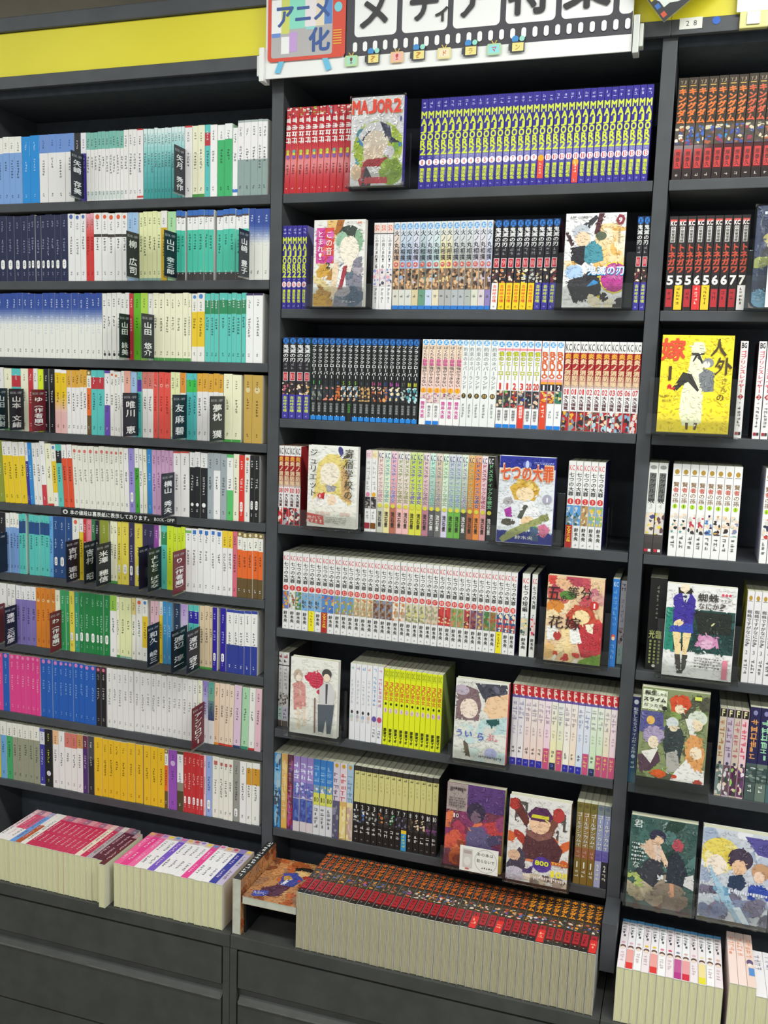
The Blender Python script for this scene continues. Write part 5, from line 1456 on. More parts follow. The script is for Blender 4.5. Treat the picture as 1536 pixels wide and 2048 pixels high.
FACE['M4b'] = ('e4e6ea', '24206a', [
    ('r', 0, 0, 1, .14, '2c349c'), ('r', 0, .86, 1, 1, '2c3494'), ('b', 8, 4, ['d4d8e0', 'ecedf0', 'dcdfe4'], 0, .2, 1, .8, .1, .2), ('p', [(.2, .36), (.36, .26), (.6, .26), (.74, .36), (.66, .5), (.3, .5)], 'd8ae48'), ('b', 8, 2, ['e4c05c', 'c89a38', 'ecd07c'], .25, .27, .72, .44, .05, .1), ('e', .48, .43, .16, .13, 'f4dcb4'), ('p', [(.4, .54), (.62, .5), (.76, .62), (.7, .8), (.4, .8)], 'f0eff0'), ('p', [(.36, .7), (.48, .54), (.54, .56), (.44, .72)], '5a5c50'), ('e', .55, .74, .12, .09, 'f0d0a4'), ('p', [(.12, .62), (.24, .58), (.28, .7), (.16, .7)], 'a83c9c'), ('e', .18, .52, .08, .07, 'b0acac'), ('e', .2, .76, .13, .06, '5a564c'), ('p', [(.05, .96), (.2, .86), (.7, .7), (.9, .64), (.92, .7), (.5, .86), (.12, 1)], 'a0a468'), ('e', .84, .69, .09, .06, '8c9058'), ('p', [(.74, .78), (.86, .76), (.96, .82), (.86, .92), (.78, .9)], 'd87898'), ('e', .7, .82, .06, .05, '58a848'), ('p', [(.6, .8), (.74, .8), (.76, .96), (.6, .96)], '4a6488'),
    ('h', '七つの大罪', .5, .29, .195, .21, 'f0c8a0', 3), ('h', '七つの大罪', .5, .285, .19, .19, 'd85c34', 4), ('e', .88, .47, .08, .08, 'a8a4b8'), ('h', '1', .88, .505, .05, .05, 'f0f0f4', 2), ('f', .62, .06, .95, .09, 'b0b4e0', .01, 3), ('h', '鈴木央', .5, .95, .11, .045, 'e4e2e4', 2), ('e', .5, .09, .08, .06, '5a68b8'), ('e', .5, .09, .03, .07, 'c8ccf0')])
FACE['M5'] = ('e8c8a0', '5a1818', [
    ('b', 22, 7, ['c8545c', 'd87068', 'e8b890', 'd84c44', 'b84858', 'f0dcb8', 'c87888'], 0, 0, 1, .6, .1, .22), ('p', [(.35, .45), (.5, .32), (.8, .34), (.9, .5), (.7, .62), (.4, .56)], 'c8503c'), ('e', .62, .46, .15, .13, 'f4dca8'), ('e', .16, .36, .16, .12, 'd88838'), ('e', .1, .46, .13, .09, 'f4dcb0'), ('p', [(.6, .56), (1, .5), (1, .92), (.66, .92), (.55, .7)], 'c03840'), ('p', [(.7, .54), (.84, .52), (.84, .64), (.74, .62)], 'f4ead0'), ('e', .36, .22, .14, .08, '5a8a3c'), ('e', .9, .24, .12, .1, 'd8a098'), ('p', [(.02, .6), (.2, .58), (.28, .74), (.04, .76)], 'f0eee8'), ('p', [(.4, .62), (.58, .58), (.66, .76), (.46, .78)], 'f2f0ec'), ('p', [(.28, .62), (.42, .58), (.52, .98), (.4, 1)], 'f4d8a0'), ('p', [(.08, .94), (.3, .74), (.42, .68), (.34, .86), (.12, 1)], 'f4dcac'), ('e', .08, .88, .12, .14, 'ecc080'), ('b', 10, 9, ['d84c3c', 'f0eadc', 'cc4038'], .16, .88, .66, 1, .04, .08), ('p', [(.64, .96), (.9, .88), (1, .86), (1, 1), (.6, 1)], '7aa03c'), ('e', .22, .7, .07, .08, 'b84038'),
    ('v', '五', .12, .1, .26, .2, '3a2424', 1), ('h', '等分', .58, .25, .22, .14, '3a2c2c', 1), ('h', 'の', .3, .3, .12, .09, '3a2c2c', 1), ('h', '花嫁', .34, .62, .3, .16, '3a2424', 1), ('e', .84, .31, .075, .075, 'c8302c'), ('h', '1', .84, .34, .05, .055, 'f6e8e4', 3)])
FACE['M6a'] = ('efece4', 'dcd8d0', [
    ('p', [(.06, .35), (.22, .3), (.32, .36), (.34, .66), (.08, .7)], 'dc9c94'), ('e', .16, .24, .1, .13, 'c8b4a0'), ('e', .17, .27, .06, .07, 'f4e4d4'), ('p', [(.14, .66), (.2, .66), (.24, .95), (.18, .95)], 'ecd8c0'), ('p', [(.26, .64), (.34, .64), (.33, .9), (.28, .9)], 'ecd8c4'), ('b', 6, 4, ['e0a8a0', 'd48c88', 'e8bcb0'], .06, .38, .34, .66, .03, .07), ('e', .42, .24, .12, .1, 'd83c58'), ('e', .54, .27, .15, .17, 'd83c58'), ('e', .62, .42, .06, .05, 'd83c58'), ('f', .44, .2, .64, .36, 'e0586e', .02, 3), ('e', .77, .17, .1, .1, '4a4844'), ('e', .77, .22, .07, .08, 'f2dcc4'), ('p', [(.62, .36), (.74, .28), (.86, .3), (.96, .4), (.92, .6), (.64, .6)], 'd4d0d0'), ('p', [(.75, .3), (.8, .3), (.79, .56), (.76, .56)], '4c4850'), ('p', [(.6, .58), (.94, .56), (.92, .72), (.88, .95), (.8, .95), (.78, .74), (.72, .95), (.62, .95)], '58606a'), ('e', .66, .95, .07, .02, 'd8d4d0'), ('e', .86, .96, .07, .02, 'd8d4d0'), ('p', [(.52, .5), (.55, .5), (.56, .96), (.53, .96)], '8a6a60')])
FACE['M6b'] = ('e6e4dc', 'c83440', [
    ('p', [(.36, .04), (.96, .02), (1, .3), (.6, .3)], '4c4a58'), ('b', 8, 2, ['5a5868', '3c3a48', '6a6a7c'], .4, .04, .95, .2, .05, .1), ('p', [(.6, .2), (1, .12), (1, .4), (.7, .46), (.54, .36)], 'f2cca4'), ('p', [(.02, .16), (.2, .08), (.42, .12), (.5, .3), (.46, .5), (.36, .5), (.02, .52)], '8a7074'), ('e', .12, .14, .14, .1, 'c0b0c0'), ('e', .27, .36, .17, .19, 'f4e2d2'), ('p', [(.5, .48), (.8, .44), (1, .42), (1, .62), (.4, .66)], 'c4dcdc'), ('p', [(.58, .48), (.84, .44), (.86, .5), (.7, .55)], '2c5a58'), ('b', 12, 4, ['c8dcdc', 'e4e4d8', 'd4e0dc', 'dcd8d0'], .05, .55, 1, 1, .08, .18), ('p', [(.18, .74), (.28, .8), (.34, .96), (.24, .94)], '6a5c4c'), ('e', .72, .88, .12, .1, 'b4b4dc'), ('h', 'うい', .2, .72, .17, .1, '5a68c0', 2), ('h', 'ら', .52, .74, .17, .11, '5060c0', 2), ('h', 'ぶ。', .78, .73, .16, .1, 'd87a88', 2), ('f', .5, .92, .9, .96, '6a6a6c', .03, 3), ('f', .05, .035, .3, .05, '7a7a7c', .012, 4)])
FACE['M7a'] = ('7a3c50', 'c8c078', [
    ('r', .33, 0, 1, .3, '5c3c78'), ('b', 26, 3, ['c84848', 'd86048', '8a3c68', '6a3c78', 'e07850', 'b04058', '9a4874'], 0, .25, 1, .8, .1, .24), ('b', 14, 6, ['d88038', 'c86030', 'e8b048', '9a4830'], 0, .68, 1, 1, .1, .2), ('e', .52, .32, .16, .18, '3c3048'), ('e', .52, .38, .09, .1, '7a6070'), ('p', [(.36, .62), (.44, .5), (.64, .48), (.8, .6), (.82, .78), (.4, .8)], '645a80'), ('p', [(.72, .58), (.95, .54), (.98, .64), (.76, .7)], '4c4464'), ('r', 0, 0, .36, .33, 'a89894'), ('f', .06, .05, .32, .15, '3c2c30', .055, 8), ('f', .05, .17, .32, .3, '6a5c5c', .02, 3), ('h', '10', .18, .41, .055, .05, 'e8dcdc', 2), ('r', .86, .78, 1, 1, 'd8c048')])
FACE['M7b'] = ('e4e0dc', '6a4a24', [
    ('p', [(.1, .06), (.3, .06), (.3, .3), (.26, .3), (.26, .1), (.14, .1), (.14, .3), (.1, .3)], '5a5450'), ('p', [(.7, .1), (.92, .14), (.92, .34), (.88, .34), (.88, .18), (.74, .14)], '5a5450'), ('r', .78, .34, .82, .5, '5a5450'), ('b', 12, 2, ['c04c2c', 'd86838', 'b03c2c', 'e08858'], 0, .36, 1, .75, .1, .2), ('p', [(.0, .1), (.14, .02), (.36, .28), (.3, .36)], '6a3430'), ('e', .08, .1, .09, .1, 'b83c34'), ('p', [(.6, .42), (.74, .1), (.86, .12), (.7, .46)], '7a4a3c'), ('e', .8, .16, .1, .12, 'b8403c'), ('p', [(.22, .72), (.3, .42), (.5, .36), (.74, .42), (.9, .56), (.84, .72)], '5c3438'), ('e', .5, .3, .17, .16, 'f0c8a4'), ('p', [(.3, .2), (.42, .1), (.62, .1), (.72, .2), (.66, .26), (.36, .26)], '5a2c54'), ('r', .37, .19, .65, .23, 'd8d03c'), ('p', [(.3, .36), (.5, .42), (.72, .36), (.7, .44), (.5, .5), (.3, .44)], '8a5c54'), ('p', [(.0, .82), (.2, .6), (.3, .66), (.32, .9), (0, 1)], '4c4454'), ('e', .12, .7, .1, .09, 'e0b898'), ('e', .14, .92, .18, .12, 'c4bcc8'), ('e', .36, .92, .08, .08, 'e4d4c4'), ('p', [(.3, .84), (.42, .8), (.46, .88), (.3, .9)], '4c3c6c'), ('b', 10, 8, ['8a7c70', 'c8b8a0', '6a5450', 'a8a09c'], .4, .88, 1, 1, .05, .12), ('e', .58, .76, .15, .13, '5a3c9c'), ('h', '800', .58, .77, .075, .055, 'e0e03c', 3), ('r', .72, .7, 1, .74, 'c85c38'), ('h', 'TVアニメ', .86, .735, .05, .03, 'f0d848', 2), ('h', '10月', .86, .88, .1, .07, 'f0e038', 3), ('f', .5, .86, .72, .89, 'e8d8e0', .03, 2), ('f', .46, .9, .96, .96, 'ecd8cc', .05, 8), ('e', .84, .97, .07, .06, 'a89888')])
FACE['R3'] = ('f4dc2a', 'f0d828', [
    ('p', [(.38, .4), (.42, .2), (.56, .2), (.62, .4), (.62, .9), (.54, .93), (.36, .93), (.3, .8), (.32, .58)], 'efeecb'), ('p', [(.42, .09), (.46, .07), (.56, .07), (.6, .09), (.61, .17), (.58, .2), (.43, .2), (.41, .16)], 'efeecb'), ('p', [(.42, .18), (.6, .18), (.6, .2), (.42, .21)], '3a3630'), ('p', [(.48, .2), (.52, .2), (.46, .27), (.44, .27)], '2e2a28'), ('p', [(.5, .2), (.54, .2), (.6, .29), (.57, .29)], '2e2a28'), ('p', [(.18, .56), (.32, .38), (.44, .4), (.56, .56), (.54, .58), (.4, .48), (.34, .5), (.24, .58)], '37332f'), ('e', .17, .54, .06, .03, 'd8342c', -15), ('p', [(.54, .4), (.64, .34), (.76, .38), (.76, .57), (.62, .58), (.56, .5)], '7a7c80'), ('e', .66, .28, .08, .07, '8e8e90'), ('e', .64, .3, .05, .05, 'f2e6d4'), ('p', [(.4, .9), (.44, .9), (.44, .97), (.41, .97)], '5a3c24'), ('p', [(.52, .9), (.57, .9), (.55, .97), (.52, .97)], '5a3c24'),
    ('h', '嫁', .17, .27, .36, .24, 'dc4a2c', 4), ('h', '1', .14, .47, .08, .15, '4a3420', 2), ('h', '人', .8, .22, .24, .19, '4a3a1c', 2), ('h', '外', .88, .41, .26, .19, '4a3a1c', 2), ('v', 'さん', .9, .42, .1, .08, '8a7420', 1), ('h', 'の', .86, .67, .12, .08, '4a3a1c', 1), ('h', '八坂アキヲ', .14, .645, .045, .025, '6a5420', 1), ('h', '相川有', .12, .69, .045, .025, '6a5420', 1)])
FACE['R5'] = ('eceae8', 'e0dede', [
    ('r', 0, .26, 1, .72, '2c4c48'), ('p', [(0, .26), (.14, .26), (.14, .72), (0, .72)], '2c8a74'), ('b', 14, 3, ['2c5a58', '23403e', '2c6a70', '1f3634'], .16, .28, 1, .72, .08, .2), ('p', [(.4, .28), (.95, .28), (.95, .5), (.5, .52)], '2a2e2a'), ('p', [(.58, .39), (.62, .41), (.6, .4)], 'e0e0a0'), ('p', [(.66, .41), (.72, .385), (.7, .41)], 'e0e0a0'), ('e', .62, .6, .13, .11, 'd89cc0'), ('e', .62, .62, .08, .07, 'e4b4d0'), ('p', [(.46, .66), (.5, .52), (.54, .52), (.5, .66)], 'd48cb8'), ('p', [(.7, .54), (.76, .54), (.8, .66), (.76, .66)], 'd48cb8'),
    ('p', [(.16, .04), (.36, .04), (.36, .2), (.18, .2)], '2c2824'), ('p', [(.2, 0), (.32, 0), (.32, .06), (.26, .1), (.2, .06)], 'f4e4c8'), ('p', [(.1, .14), (.18, .1), (.36, .1), (.42, .16), (.4, .44), (.12, .46)], '44349c'), ('p', [(.22, .1), (.32, .1), (.3, .18), (.26, .22)], 'd8dce4'), ('p', [(.26, .12), (.29, .12), (.28, .2), (.26, .2)], '3a4060'), ('p', [(.08, .44), (.4, .42), (.42, .52), (.08, .52)], '4050b8'), ('p', [(.12, .52), (.24, .52), (.26, .72), (.24, .76), (.18, .76)], 'f2d8a0'), ('p', [(.27, .52), (.39, .52), (.34, .76), (.28, .76)], 'f2d8a0'), ('e', .2, .42, .08, .05, 'f0d8a4', 30), ('p', [(.17, .76), (.25, .76), (.28, .96), (.22, .97)], '46443c'), ('p', [(.28, .76), (.36, .76), (.34, .9), (.28, .97)], '46443c'),
    ('h', '蜘蛛', .6, .17, .155, .095, '46403c', 2), ('h', 'ですが、', .87, .155, .055, .03, '5a5450', 1), ('h', 'なにか?', .66, .25, .1, .075, '5a544c', 2), ('e', .8, .08, .02, .02, 'd84c68'), ('e', .85, .08, .02, .02, 'd84c68'), ('e', .9, .08, .02, .02, 'd84c68'), ('f', .46, .77, .82, .9, '8a8480', .02, 3), ('h', '1', .9, .975, .13, .2, 'e08498', 3)])
FACE['R6'] = ('8a9468', '4c2c34', [
    ('b', 22, 5, ['8aa058', '6a7a4c', '9aa468', '5a5a48', 'a8a878'], 0, 0, 1, 1, .1, .2), ('p', [(0, .26), (.34, .26), (.36, .5), (0, .5)], '5c5a94'), ('p', [(.42, .1), (.5, .05), (.68, .05), (.74, .14), (.66, .24), (.46, .24)], 'd85430'), ('e', .57, .2, .07, .07, 'f2e0c0'), ('e', .16, .36, .06, .07, 'e8b860'), ('e', .84, .28, .14, .12, 'd8dccc'), ('e', .82, .36, .1, .09, 'f0dcbc'), ('p', [(.66, .3), (.76, .28), (.84, .46), (.76, .5)], 'e8e8e0'), ('e', .22, .52, .16, .15, 'b0a0c0'), ('e', .22, .6, .08, .1, 'f0e0c4'), ('p', [(0, .76), (.3, .7), (.34, .8), (.2, .92), (.05, .95)], '58404c'), ('p', [(.04, .72), (.3, .66), (.2, .84)], 'e8e4dc'), ('p', [(.38, .4), (.6, .4), (.68, .5), (.62, .8), (.44, .82), (.36, .6)], '3a4444'), ('e', .48, .36, .09, .09, 'd4d8d8'), ('e', .5, .42, .06, .05, 'e8d8b8'), ('p', [(.42, .7), (.58, .66), (.64, .88), (.44, .92)], 'b0aca4'), ('p', [(.68, .56), (.76, .46), (.92, .48), (.98, .66), (.94, .9), (.72, .9)], 'e0a060'), ('e', .85, .66, .09, .1, 'f4e0c4'), ('p', [(.56, .9), (.72, .74), (.86, .86), (.98, .84), (1, 1), (.5, 1)], 'ece8e4'), ('e', .32, .94, .12, .06, 'd8602c'), ('e', .56, .95, .04, .03, 'c84c38'), ('e', .9, .98, .07, .04, 'b84838'),
    ('r', .02, .02, .38, .24, 'e8ecd4'), ('h', '転生', .14, .08, .09, .05, '3c3c2c', 3), ('h', 'したら', .3, .08, .05, .035, '4c4c3c', 2), ('h', 'スライム', .2, .15, .085, .05, '3c3c2c', 3), ('h', 'だった件', .19, .21, .075, .042, '4c4c3c', 2), ('e', .35, .21, .035, .035, '2c2c24'), ('r', .78, .04, .88, .08, 'd8e060')])
FACE['R7a'] = ('46625c', '30403c', [
    ('b', 22, 4, ['3a5a54', '4a7068', '587c78', '2c443c', '8aa09c'], 0, 0, 1, .6, .1, .22), ('b', 18, 6, ['8a7a6c', 'a89884', '6a5c54', 'b8a88c', 'c8bca4'], 0, .6, 1, 1, .1, .22), ('b', 6, 2, ['a8b860', 'b8c478'], 0, .62, .25, .8, .06, .12), ('e', .42, .2, .12, .11, '35344a'), ('e', .44, .24, .07, .06, 'e8c4a4'), ('p', [(.16, .34), (.3, .24), (.44, .26), (.5, .34), (.46, .46), (.34, .46)], 'e0bca0'), ('p', [(.36, .3), (.48, .3), (.5, .48), (.4, .48)], 'e0c8b8'), ('p', [(.12, .62), (.3, .46), (.5, .48), (.56, .6), (.4, .78), (.2, .7)], '3a3c44'), ('p', [(.46, .36), (.5, .34), (.62, .5), (.56, .54)], 'ecccac'), ('e', .72, .26, .09, .09, 'b8505c'), ('p', [(.6, .4), (.72, .34), (.82, .42), (.92, .62), (.84, .72), (.58, .68)], '2f3440'), ('p', [(.86, .6), (.98, .56), (1, .74), (.84, .7)], 'd8d4d4'), ('p', [(.64, .7), (.7, .7), (.72, .84), (.66, .86)], 'd09878'), ('v', '君', .12, .03, .14, .1, 'd8e0dc', 1), ('v', 'な', .12, .5, .12, .09, 'c8d0cc', 1), ('f', .04, .3, .24, .52, 'c8d0cc', .03, 4), ('b', 5, 9, ['d8dcdc', 'c8ccd0'], .45, .6, .6, .68, .02, .04)])
FACE['R7b'] = ('d0d4dc', '8088a0', [
    ('b', 18, 3, ['dce0e8', 'c0c8d8', 'e8e8ec', 'a8b4cc'], 0, 0, 1, .6, .1, .22), ('p', [(.6, .04), (1, .04), (1, .24), (.8, .22)], '5c549c'), ('e', .27, .28, .28, .26, 'ecd868'), ('b', 10, 5, ['f0e08c', 'e0c850', 'f4eab0'], .04, .12, .5, .5, .06, .12), ('e', .22, .4, .15, .16, 'f6e8d8'), ('e', .56, .3, .18, .17, '4a3c50'), ('e', .55, .39, .11, .12, 'ecc4a0'), ('p', [(.42, .5), (.6, .46), (.68, .56), (.6, .64), (.4, .62)], '2c3c58'), ('e', .86, .4, .13, .13, 'c89a74'), ('e', .84, .46, .08, .09, 'f4d4bc'), ('p', [(.7, .56), (.9, .54), (1, .6), (1, .7), (.7, .72)], '3a52b0'), ('b', 16, 8, ['8890b0', '7a7488', '98a0b8', '5c5468', '88809c'], 0, .64, 1, 1, .1, .2), ('p', [(.1, .42), (.14, .42), (.42, .7), (.66, .98), (.58, 1), (.3, .74)], 'a8c8dc'), ('p', [(.5, .84), (.6, .82), (.76, 1), (.66, 1)], 'e0ecf4'), ('b', 8, 2, ['78a8c8', 'a0c4d8'], .2, .6, .45, .8, .04, .09), ('f', .42, .64, .96, .74, 'dce0ec', .05, 6)])
FACE['R2'] = ('46506c', '40485c', [
    ('b', 14, 3, ['4c5878', '5c6888', '3c4660'], 0, 0, 1, .4, .1, .2), ('e', .42, .2, .26, .2, 'd8c878'), ('e', .3, .32, .2, .1, 'e0d080'), ('b', 10, 5, ['4a4c50', '5a5c60', '3c3e44'], .1, .34, 1, .6, .1, .2), ('b', 10, 8, ['8cc0e0', 'a8b068', '9a8c50', '70a0c8'], 0, .5, 1, 1, .1, .2), ('f', .1, .06, .2, .1, 'c8d0dc', .03, 2)])


def stand(x, yf, z, w, lab, lip=.030, back=.11):
    e = tag(empty('book_stand', (x, yf, z)), lab, 'book stand', 'clear acrylic book stands')
    h = w / 2
    box('base', -h, h, -.0078, .075, 0, .0022, M_CLEAR, e, .0005)
    box('front_lip', -h, h, -.0078, -.0056, .0024, lip, M_CLEAR, e, .0005)
    b = box('back_plate', -h, h, .030, .0325, .0024, back, M_CLEAR, e, .0005)
    for s in (-.62, 0, .62):
        box('bump', s * h - .004, s * h + .004, -.0098, -.0079, 0, .0022, M_CLEAR, e)
    return e


def face_out(key, name, x, yf, z, w, h, T, desc, row, tilt=.055, film=False, onstand=None, zoff=.0):
    bg, spine, items = FACE[key]
    p = cover(w, h, [('r', 0, 0, 1, 1, bg)] + items)
    zb = z + .0003
    if onstand:
        stand(x, yf, z + .0002, onstand[0], onstand[1], *onstand[2:])
        zb = z + .0027 + zoff
    o = link(name, jacket_mesh(T, w, h, [(0, 1, spine)], bg, M_JACKET), None, (x + w / 2, yf + T / 2, zb + T / 2 * math.sin(tilt)), (0, tilt, math.pi / 2))
    link('pages', pages_mesh(T, w, h, M_PAGES), o)
    link('cover_print', p.build('cover_print', lambda u, v, d: (-T / 2 - .00006 - d, w - u, v), M_PRINT), o)
    if film:
        bm = bmesh.new()
        nx, nz = 10, 14
        grid = [[bm.verts.new((-T / 2 - .0014 - .0009 * math.sin(i * 1.9 + j * .8) * math.sin(j * 1.3), w * 1.03 - (w * 1.06) * i / nx, h * 1.015 * j / nz)) for i in range(nx + 1)] for j in range(nz + 1)]
        for j in range(nz):
            for i in range(nx):
                bm.faces.new((grid[j][i], grid[j][i + 1], grid[j + 1][i + 1], grid[j + 1][i]))
        bmesh.ops.solidify(bm, geom=list(bm.faces), thickness=.0002)
        for f in bm.faces:
            f.smooth = True
        me = bpy.data.meshes.new('plastic_film'); bm.to_mesh(me); bm.free(); me.materials.append(M_FILM)
        link('plastic_film', me, o)
    tag(o, '%s, cover out, %s' % (desc, row), 'comic', 'comics displayed cover out')
    return o


Y0 = -.026
C_ = 'cover_out_comic'
face_out('M1', C_, .2183, Y0, ZM[0], .112, .174, .016, 'film wrapped white comic with red title', ROWM[0], .01, True, (.128, 'clear stand holding the film wrapped comic on the top comic shelf'))
face_out('M2a', C_, .1421, Y0, ZM[1], .113, .176, .015, 'comic with pink red title panel', ROWM[1], .01, False, (.150, 'clear stand holding the pink panelled comic on the second comic shelf', .048))
face_out('M2b', C_, .6623, Y0, ZM[1], .113, .176, .016, 'white comic with round magenta emblem', ROWM[1], .01, False, (.150, 'clear stand holding the round emblem comic on the second comic shelf', .048))
face_out('M4a', C_, .1389, Y0, ZM[3], .113, .176, .015, 'white comic with pale yellow art and white band', ROWM[3], .02, False, (.140, 'clear stand holding the pale yellow comic on the fourth comic shelf', .042), .004)
face_out('M4b', C_, .5559, Y0, ZM[3], .113, .176, .015, 'comic with blue top and orange title', ROWM[3], .02, False, (.150, 'clear stand holding the orange titled comic on the fourth comic shelf', .04), .003)
face_out('M5', C_, .6648, Y0, ZM[4], .113, .175, .016, 'red and peach comic with thin black title', ROWM[4], .05, False, (.148, 'clear stand holding the red and peach comic on the fifth comic shelf', .04), .004)
face_out('M6a', C_, .1068, Y0, ZM[5], .113, .174, .015, 'white comic with pink round speech bubble', ROWM[5], .02, False, (.138, 'clear stand holding the white bubble comic on the sixth comic shelf', .045), .006)
face_out('M6b', C_, .4844, Y0, ZM[5], .113, .174, .015, 'pale aqua comic with blue and pink title', ROWM[5], .04, False, (.130, 'clear stand holding the pale aqua comic on the sixth comic shelf', .04), .004)
face_out('M7a', C_, .4803, Y0, ZM[6], .1265, .182, .016, 'sunset red comic numbered 10', ROWM[6], .07, False, (.136, 'clear stand holding the sunset red comic on the lowest comic shelf', .05), .002)
face_out('M7b', C_, .6195, Y0 - .012, ZM[6], .128, .182, .018, 'red brown comic with yellow band lettering', ROWM[6], .06, False, (.138, 'clear stand holding the red brown comic on the lowest comic shelf', .02), .002)
face_out('R2', C_, 1.0120, Y0, ZM[1], .128, .182, .018, 'bagged slate blue comic cut by the picture edge', ROWR[1], .04, True, (.150, 'clear stand holding the bagged comic on the second shelf of the end bay', .06))
face_out('R3', C_, .8625, Y0 - .012, ZM[2], .128, .182, .016, 'bright yellow comic with red and brown title', ROWR[2], .10, False, (.165, 'clear stand holding the bright yellow comic in the end bay', .042), .004)
face_out('R5', C_, .9034, Y0, ZM[4], .128, .182, .016, 'white and dark green comic with pink number 1', ROWR[4], .03, False, (.156, 'clear stand holding the white and green comic in the end bay', .04), .003)
face_out('R6', C_, .8696, Y0 - .01, ZM[5], .128, .182, .018, 'olive comic with cream title box', ROWR[5], .03, False, (.150, 'clear stand holding the olive comic in the end bay', .040), .030)
face_out('R7a', C_, .8660, Y0 - .014, ZM[6], .128, .182, .02, 'dark green comic with white characters', 'end bay lowest shelf', .06, False, (.138, 'clear stand holding the dark green comic in the end bay', .05), .002)
face_out('R7b', C_, 1.0040, Y0 - .014, ZM[6], .128, .182, .02, 'pale blue and yellow comic', 'end bay lowest shelf', .06, False, (.134, 'clear stand holding the pale blue comic in the end bay', .05), .002)


def note(name, x, y, z, w, h, rot, build, label):
    o = link(name, box_mesh(name, 0, w, 0, .0004, 0, h, M_CARD), None, (x, y, z), rot)
    p = Print(.0005, .0005, w - .0005, h - .0005)
    build(p, w, h)
    link('lettering', p.build('lettering', lambda u, v, d: (u, -.00005 - d, v)), o)
    tag(o, label, 'note card')
    return o


def n1(p, w, h):
    p.ell(w * .68, h * .5, w * .29, h * .46, '4a4a48'); p.ell(w * .68, h * .5, w * .283, h * .45, 'efeee6')
    p.horiz('あの本は', w * .66, h * .68, w * .11, h * .15, '2c2c2c', 1)
    p.horiz('取らないで', w * .68, h * .42, w * .095, h * .15, '2c2c2c', 1)
    for q in range(5):
        p.rect(w * (.58 + q * .06), h * .2, w * (.61 + q * .06), h * (.24 + .02 * (q % 2)), '4a4a4a')
    p.rect(w * .08, h * .15, w * .33, h * .9, 'd4d0ca'); p.ell(w * .2, h * .4, w * .09, h * .18, 'e8e4de'); p.rect(w * .1, h * .7, w * .31, h * .84, 'b8a8a4'); p.ell(w * .2, h * .1, w * .06, h * .03, 'd06058')


def n2(p, w, h):
    p.horiz('本の', w * .45, h * .68, w * .26, h * .17, '2c2c2c', 1)
    p.horiz('取', w * .45, h * .44, w * .26, h * .17, '2c2c2c', 1)
    p.horiz('スタッフ', w * .5, h * .05, w * .2, h * .12, '2c2c2c', 1)


note('note_card', .4555, Y0 - .0104, ZM[6] + .0048, .083, .056, (0, 0, 0), n1, 'white handwritten note card in front of the sunset red comic')
note('note_card', .9720, Y0 - .0104, ZM[1] + .004, .070, .085, (0, 0, 0), n2, 'white handwritten note card in front of the bagged comic')
# clear bookend after the short run of comics on the fourth comic shelf
e = tag(empty('bookend', (.715, .02, ZM[3] + .0003)), 'clear acrylic bookend closing the short run on the fourth comic shelf', 'bookend')
box('foot', 0, .042, 0, .10, 0, .0015, M_CLEAR, e)
box('upright', 0, .0018, .0, .10, .0017, .085, M_CLEAR, e)

# ---------------------------------------------------------------- stock rows on the ledge: books standing with the spine upwards
FRONT = -.176


def stock(name, x0, x1, D, H, bands, side, desc, row, group, pr=None, wrap=False, pages=None, push=0.0, cat='comic'):
    T = x1 - x0 - .0004
    o = make_book(name, T, D, H, bands, side, ((x0 + x1) / 2, FRONT - push + .0005, LEDGE + .0004 + D), (-math.pi / 2, 0, 0), pr, wrap, pages)
    label_later(o, desc, row, cat, group)
    return o


# flame lettered comics, 37 in a row
n, xa, xb = 37, .1385, .7600
rnd = random.Random(3)
for i in range(n):
    a, b = xa + (xb - xa) * i / n, xa + (xb - xa) * (i + 1) / n
    H, D = .1815, .128
    s = Sp(b - a - .0012, H)
    red = i in (22, 25, 30, 36)
    s.V('キングダム', .03, .42, .88, ('d0642c', 'c85a2c', 'd86c28')[i % 3] if i < 28 else 'e89028', 3, '7a3a1c' if i < 28 else 'f0c070')
    s.art(.47, .64, ['40382e', ('4a60b0', '8a5a98', 'a8a8a0', '5a70b0', 'b06848', '40489a')[i % 6], '5a4c40', ('e89838', 'c85838')[i % 2], 'd8c8b8' if i > 12 else '8a6a50'], i, 7)
    s.R(.67, .90, 'a82830', -.4, .4); flecks(s.p, s.T, s.H, .69, .88, '5a1418', .010, random.Random(i), .5)
    flecks(s.p, s.T, s.H, .93, .985, 'a8a49c', .005, random.Random(i), .7)
    if red:
        s.R(.76, 1, 'd8302c'); flecks(s.p, s.T, s.H, .8, .96, 'f0b090', .010, random.Random(i), .6)
    stock('stock_comic', a, b - .0008, D, H, [(0, .44, '3a3028'), (.44, .66, '48402f'), (.66, .92, '581c20'), (.92, 1, '26221f')], ('d8d8d8', 'c8d0dc', 'd8c8c4', 'dcd8cc')[i % 4],
          'spine up comic with flaming orange lettering' + (' and red foot band' if red else ''), 'ledge', 'comic stock standing spine up', s.p, True, M_PAGEO, push=rnd.uniform(-.001, .001))

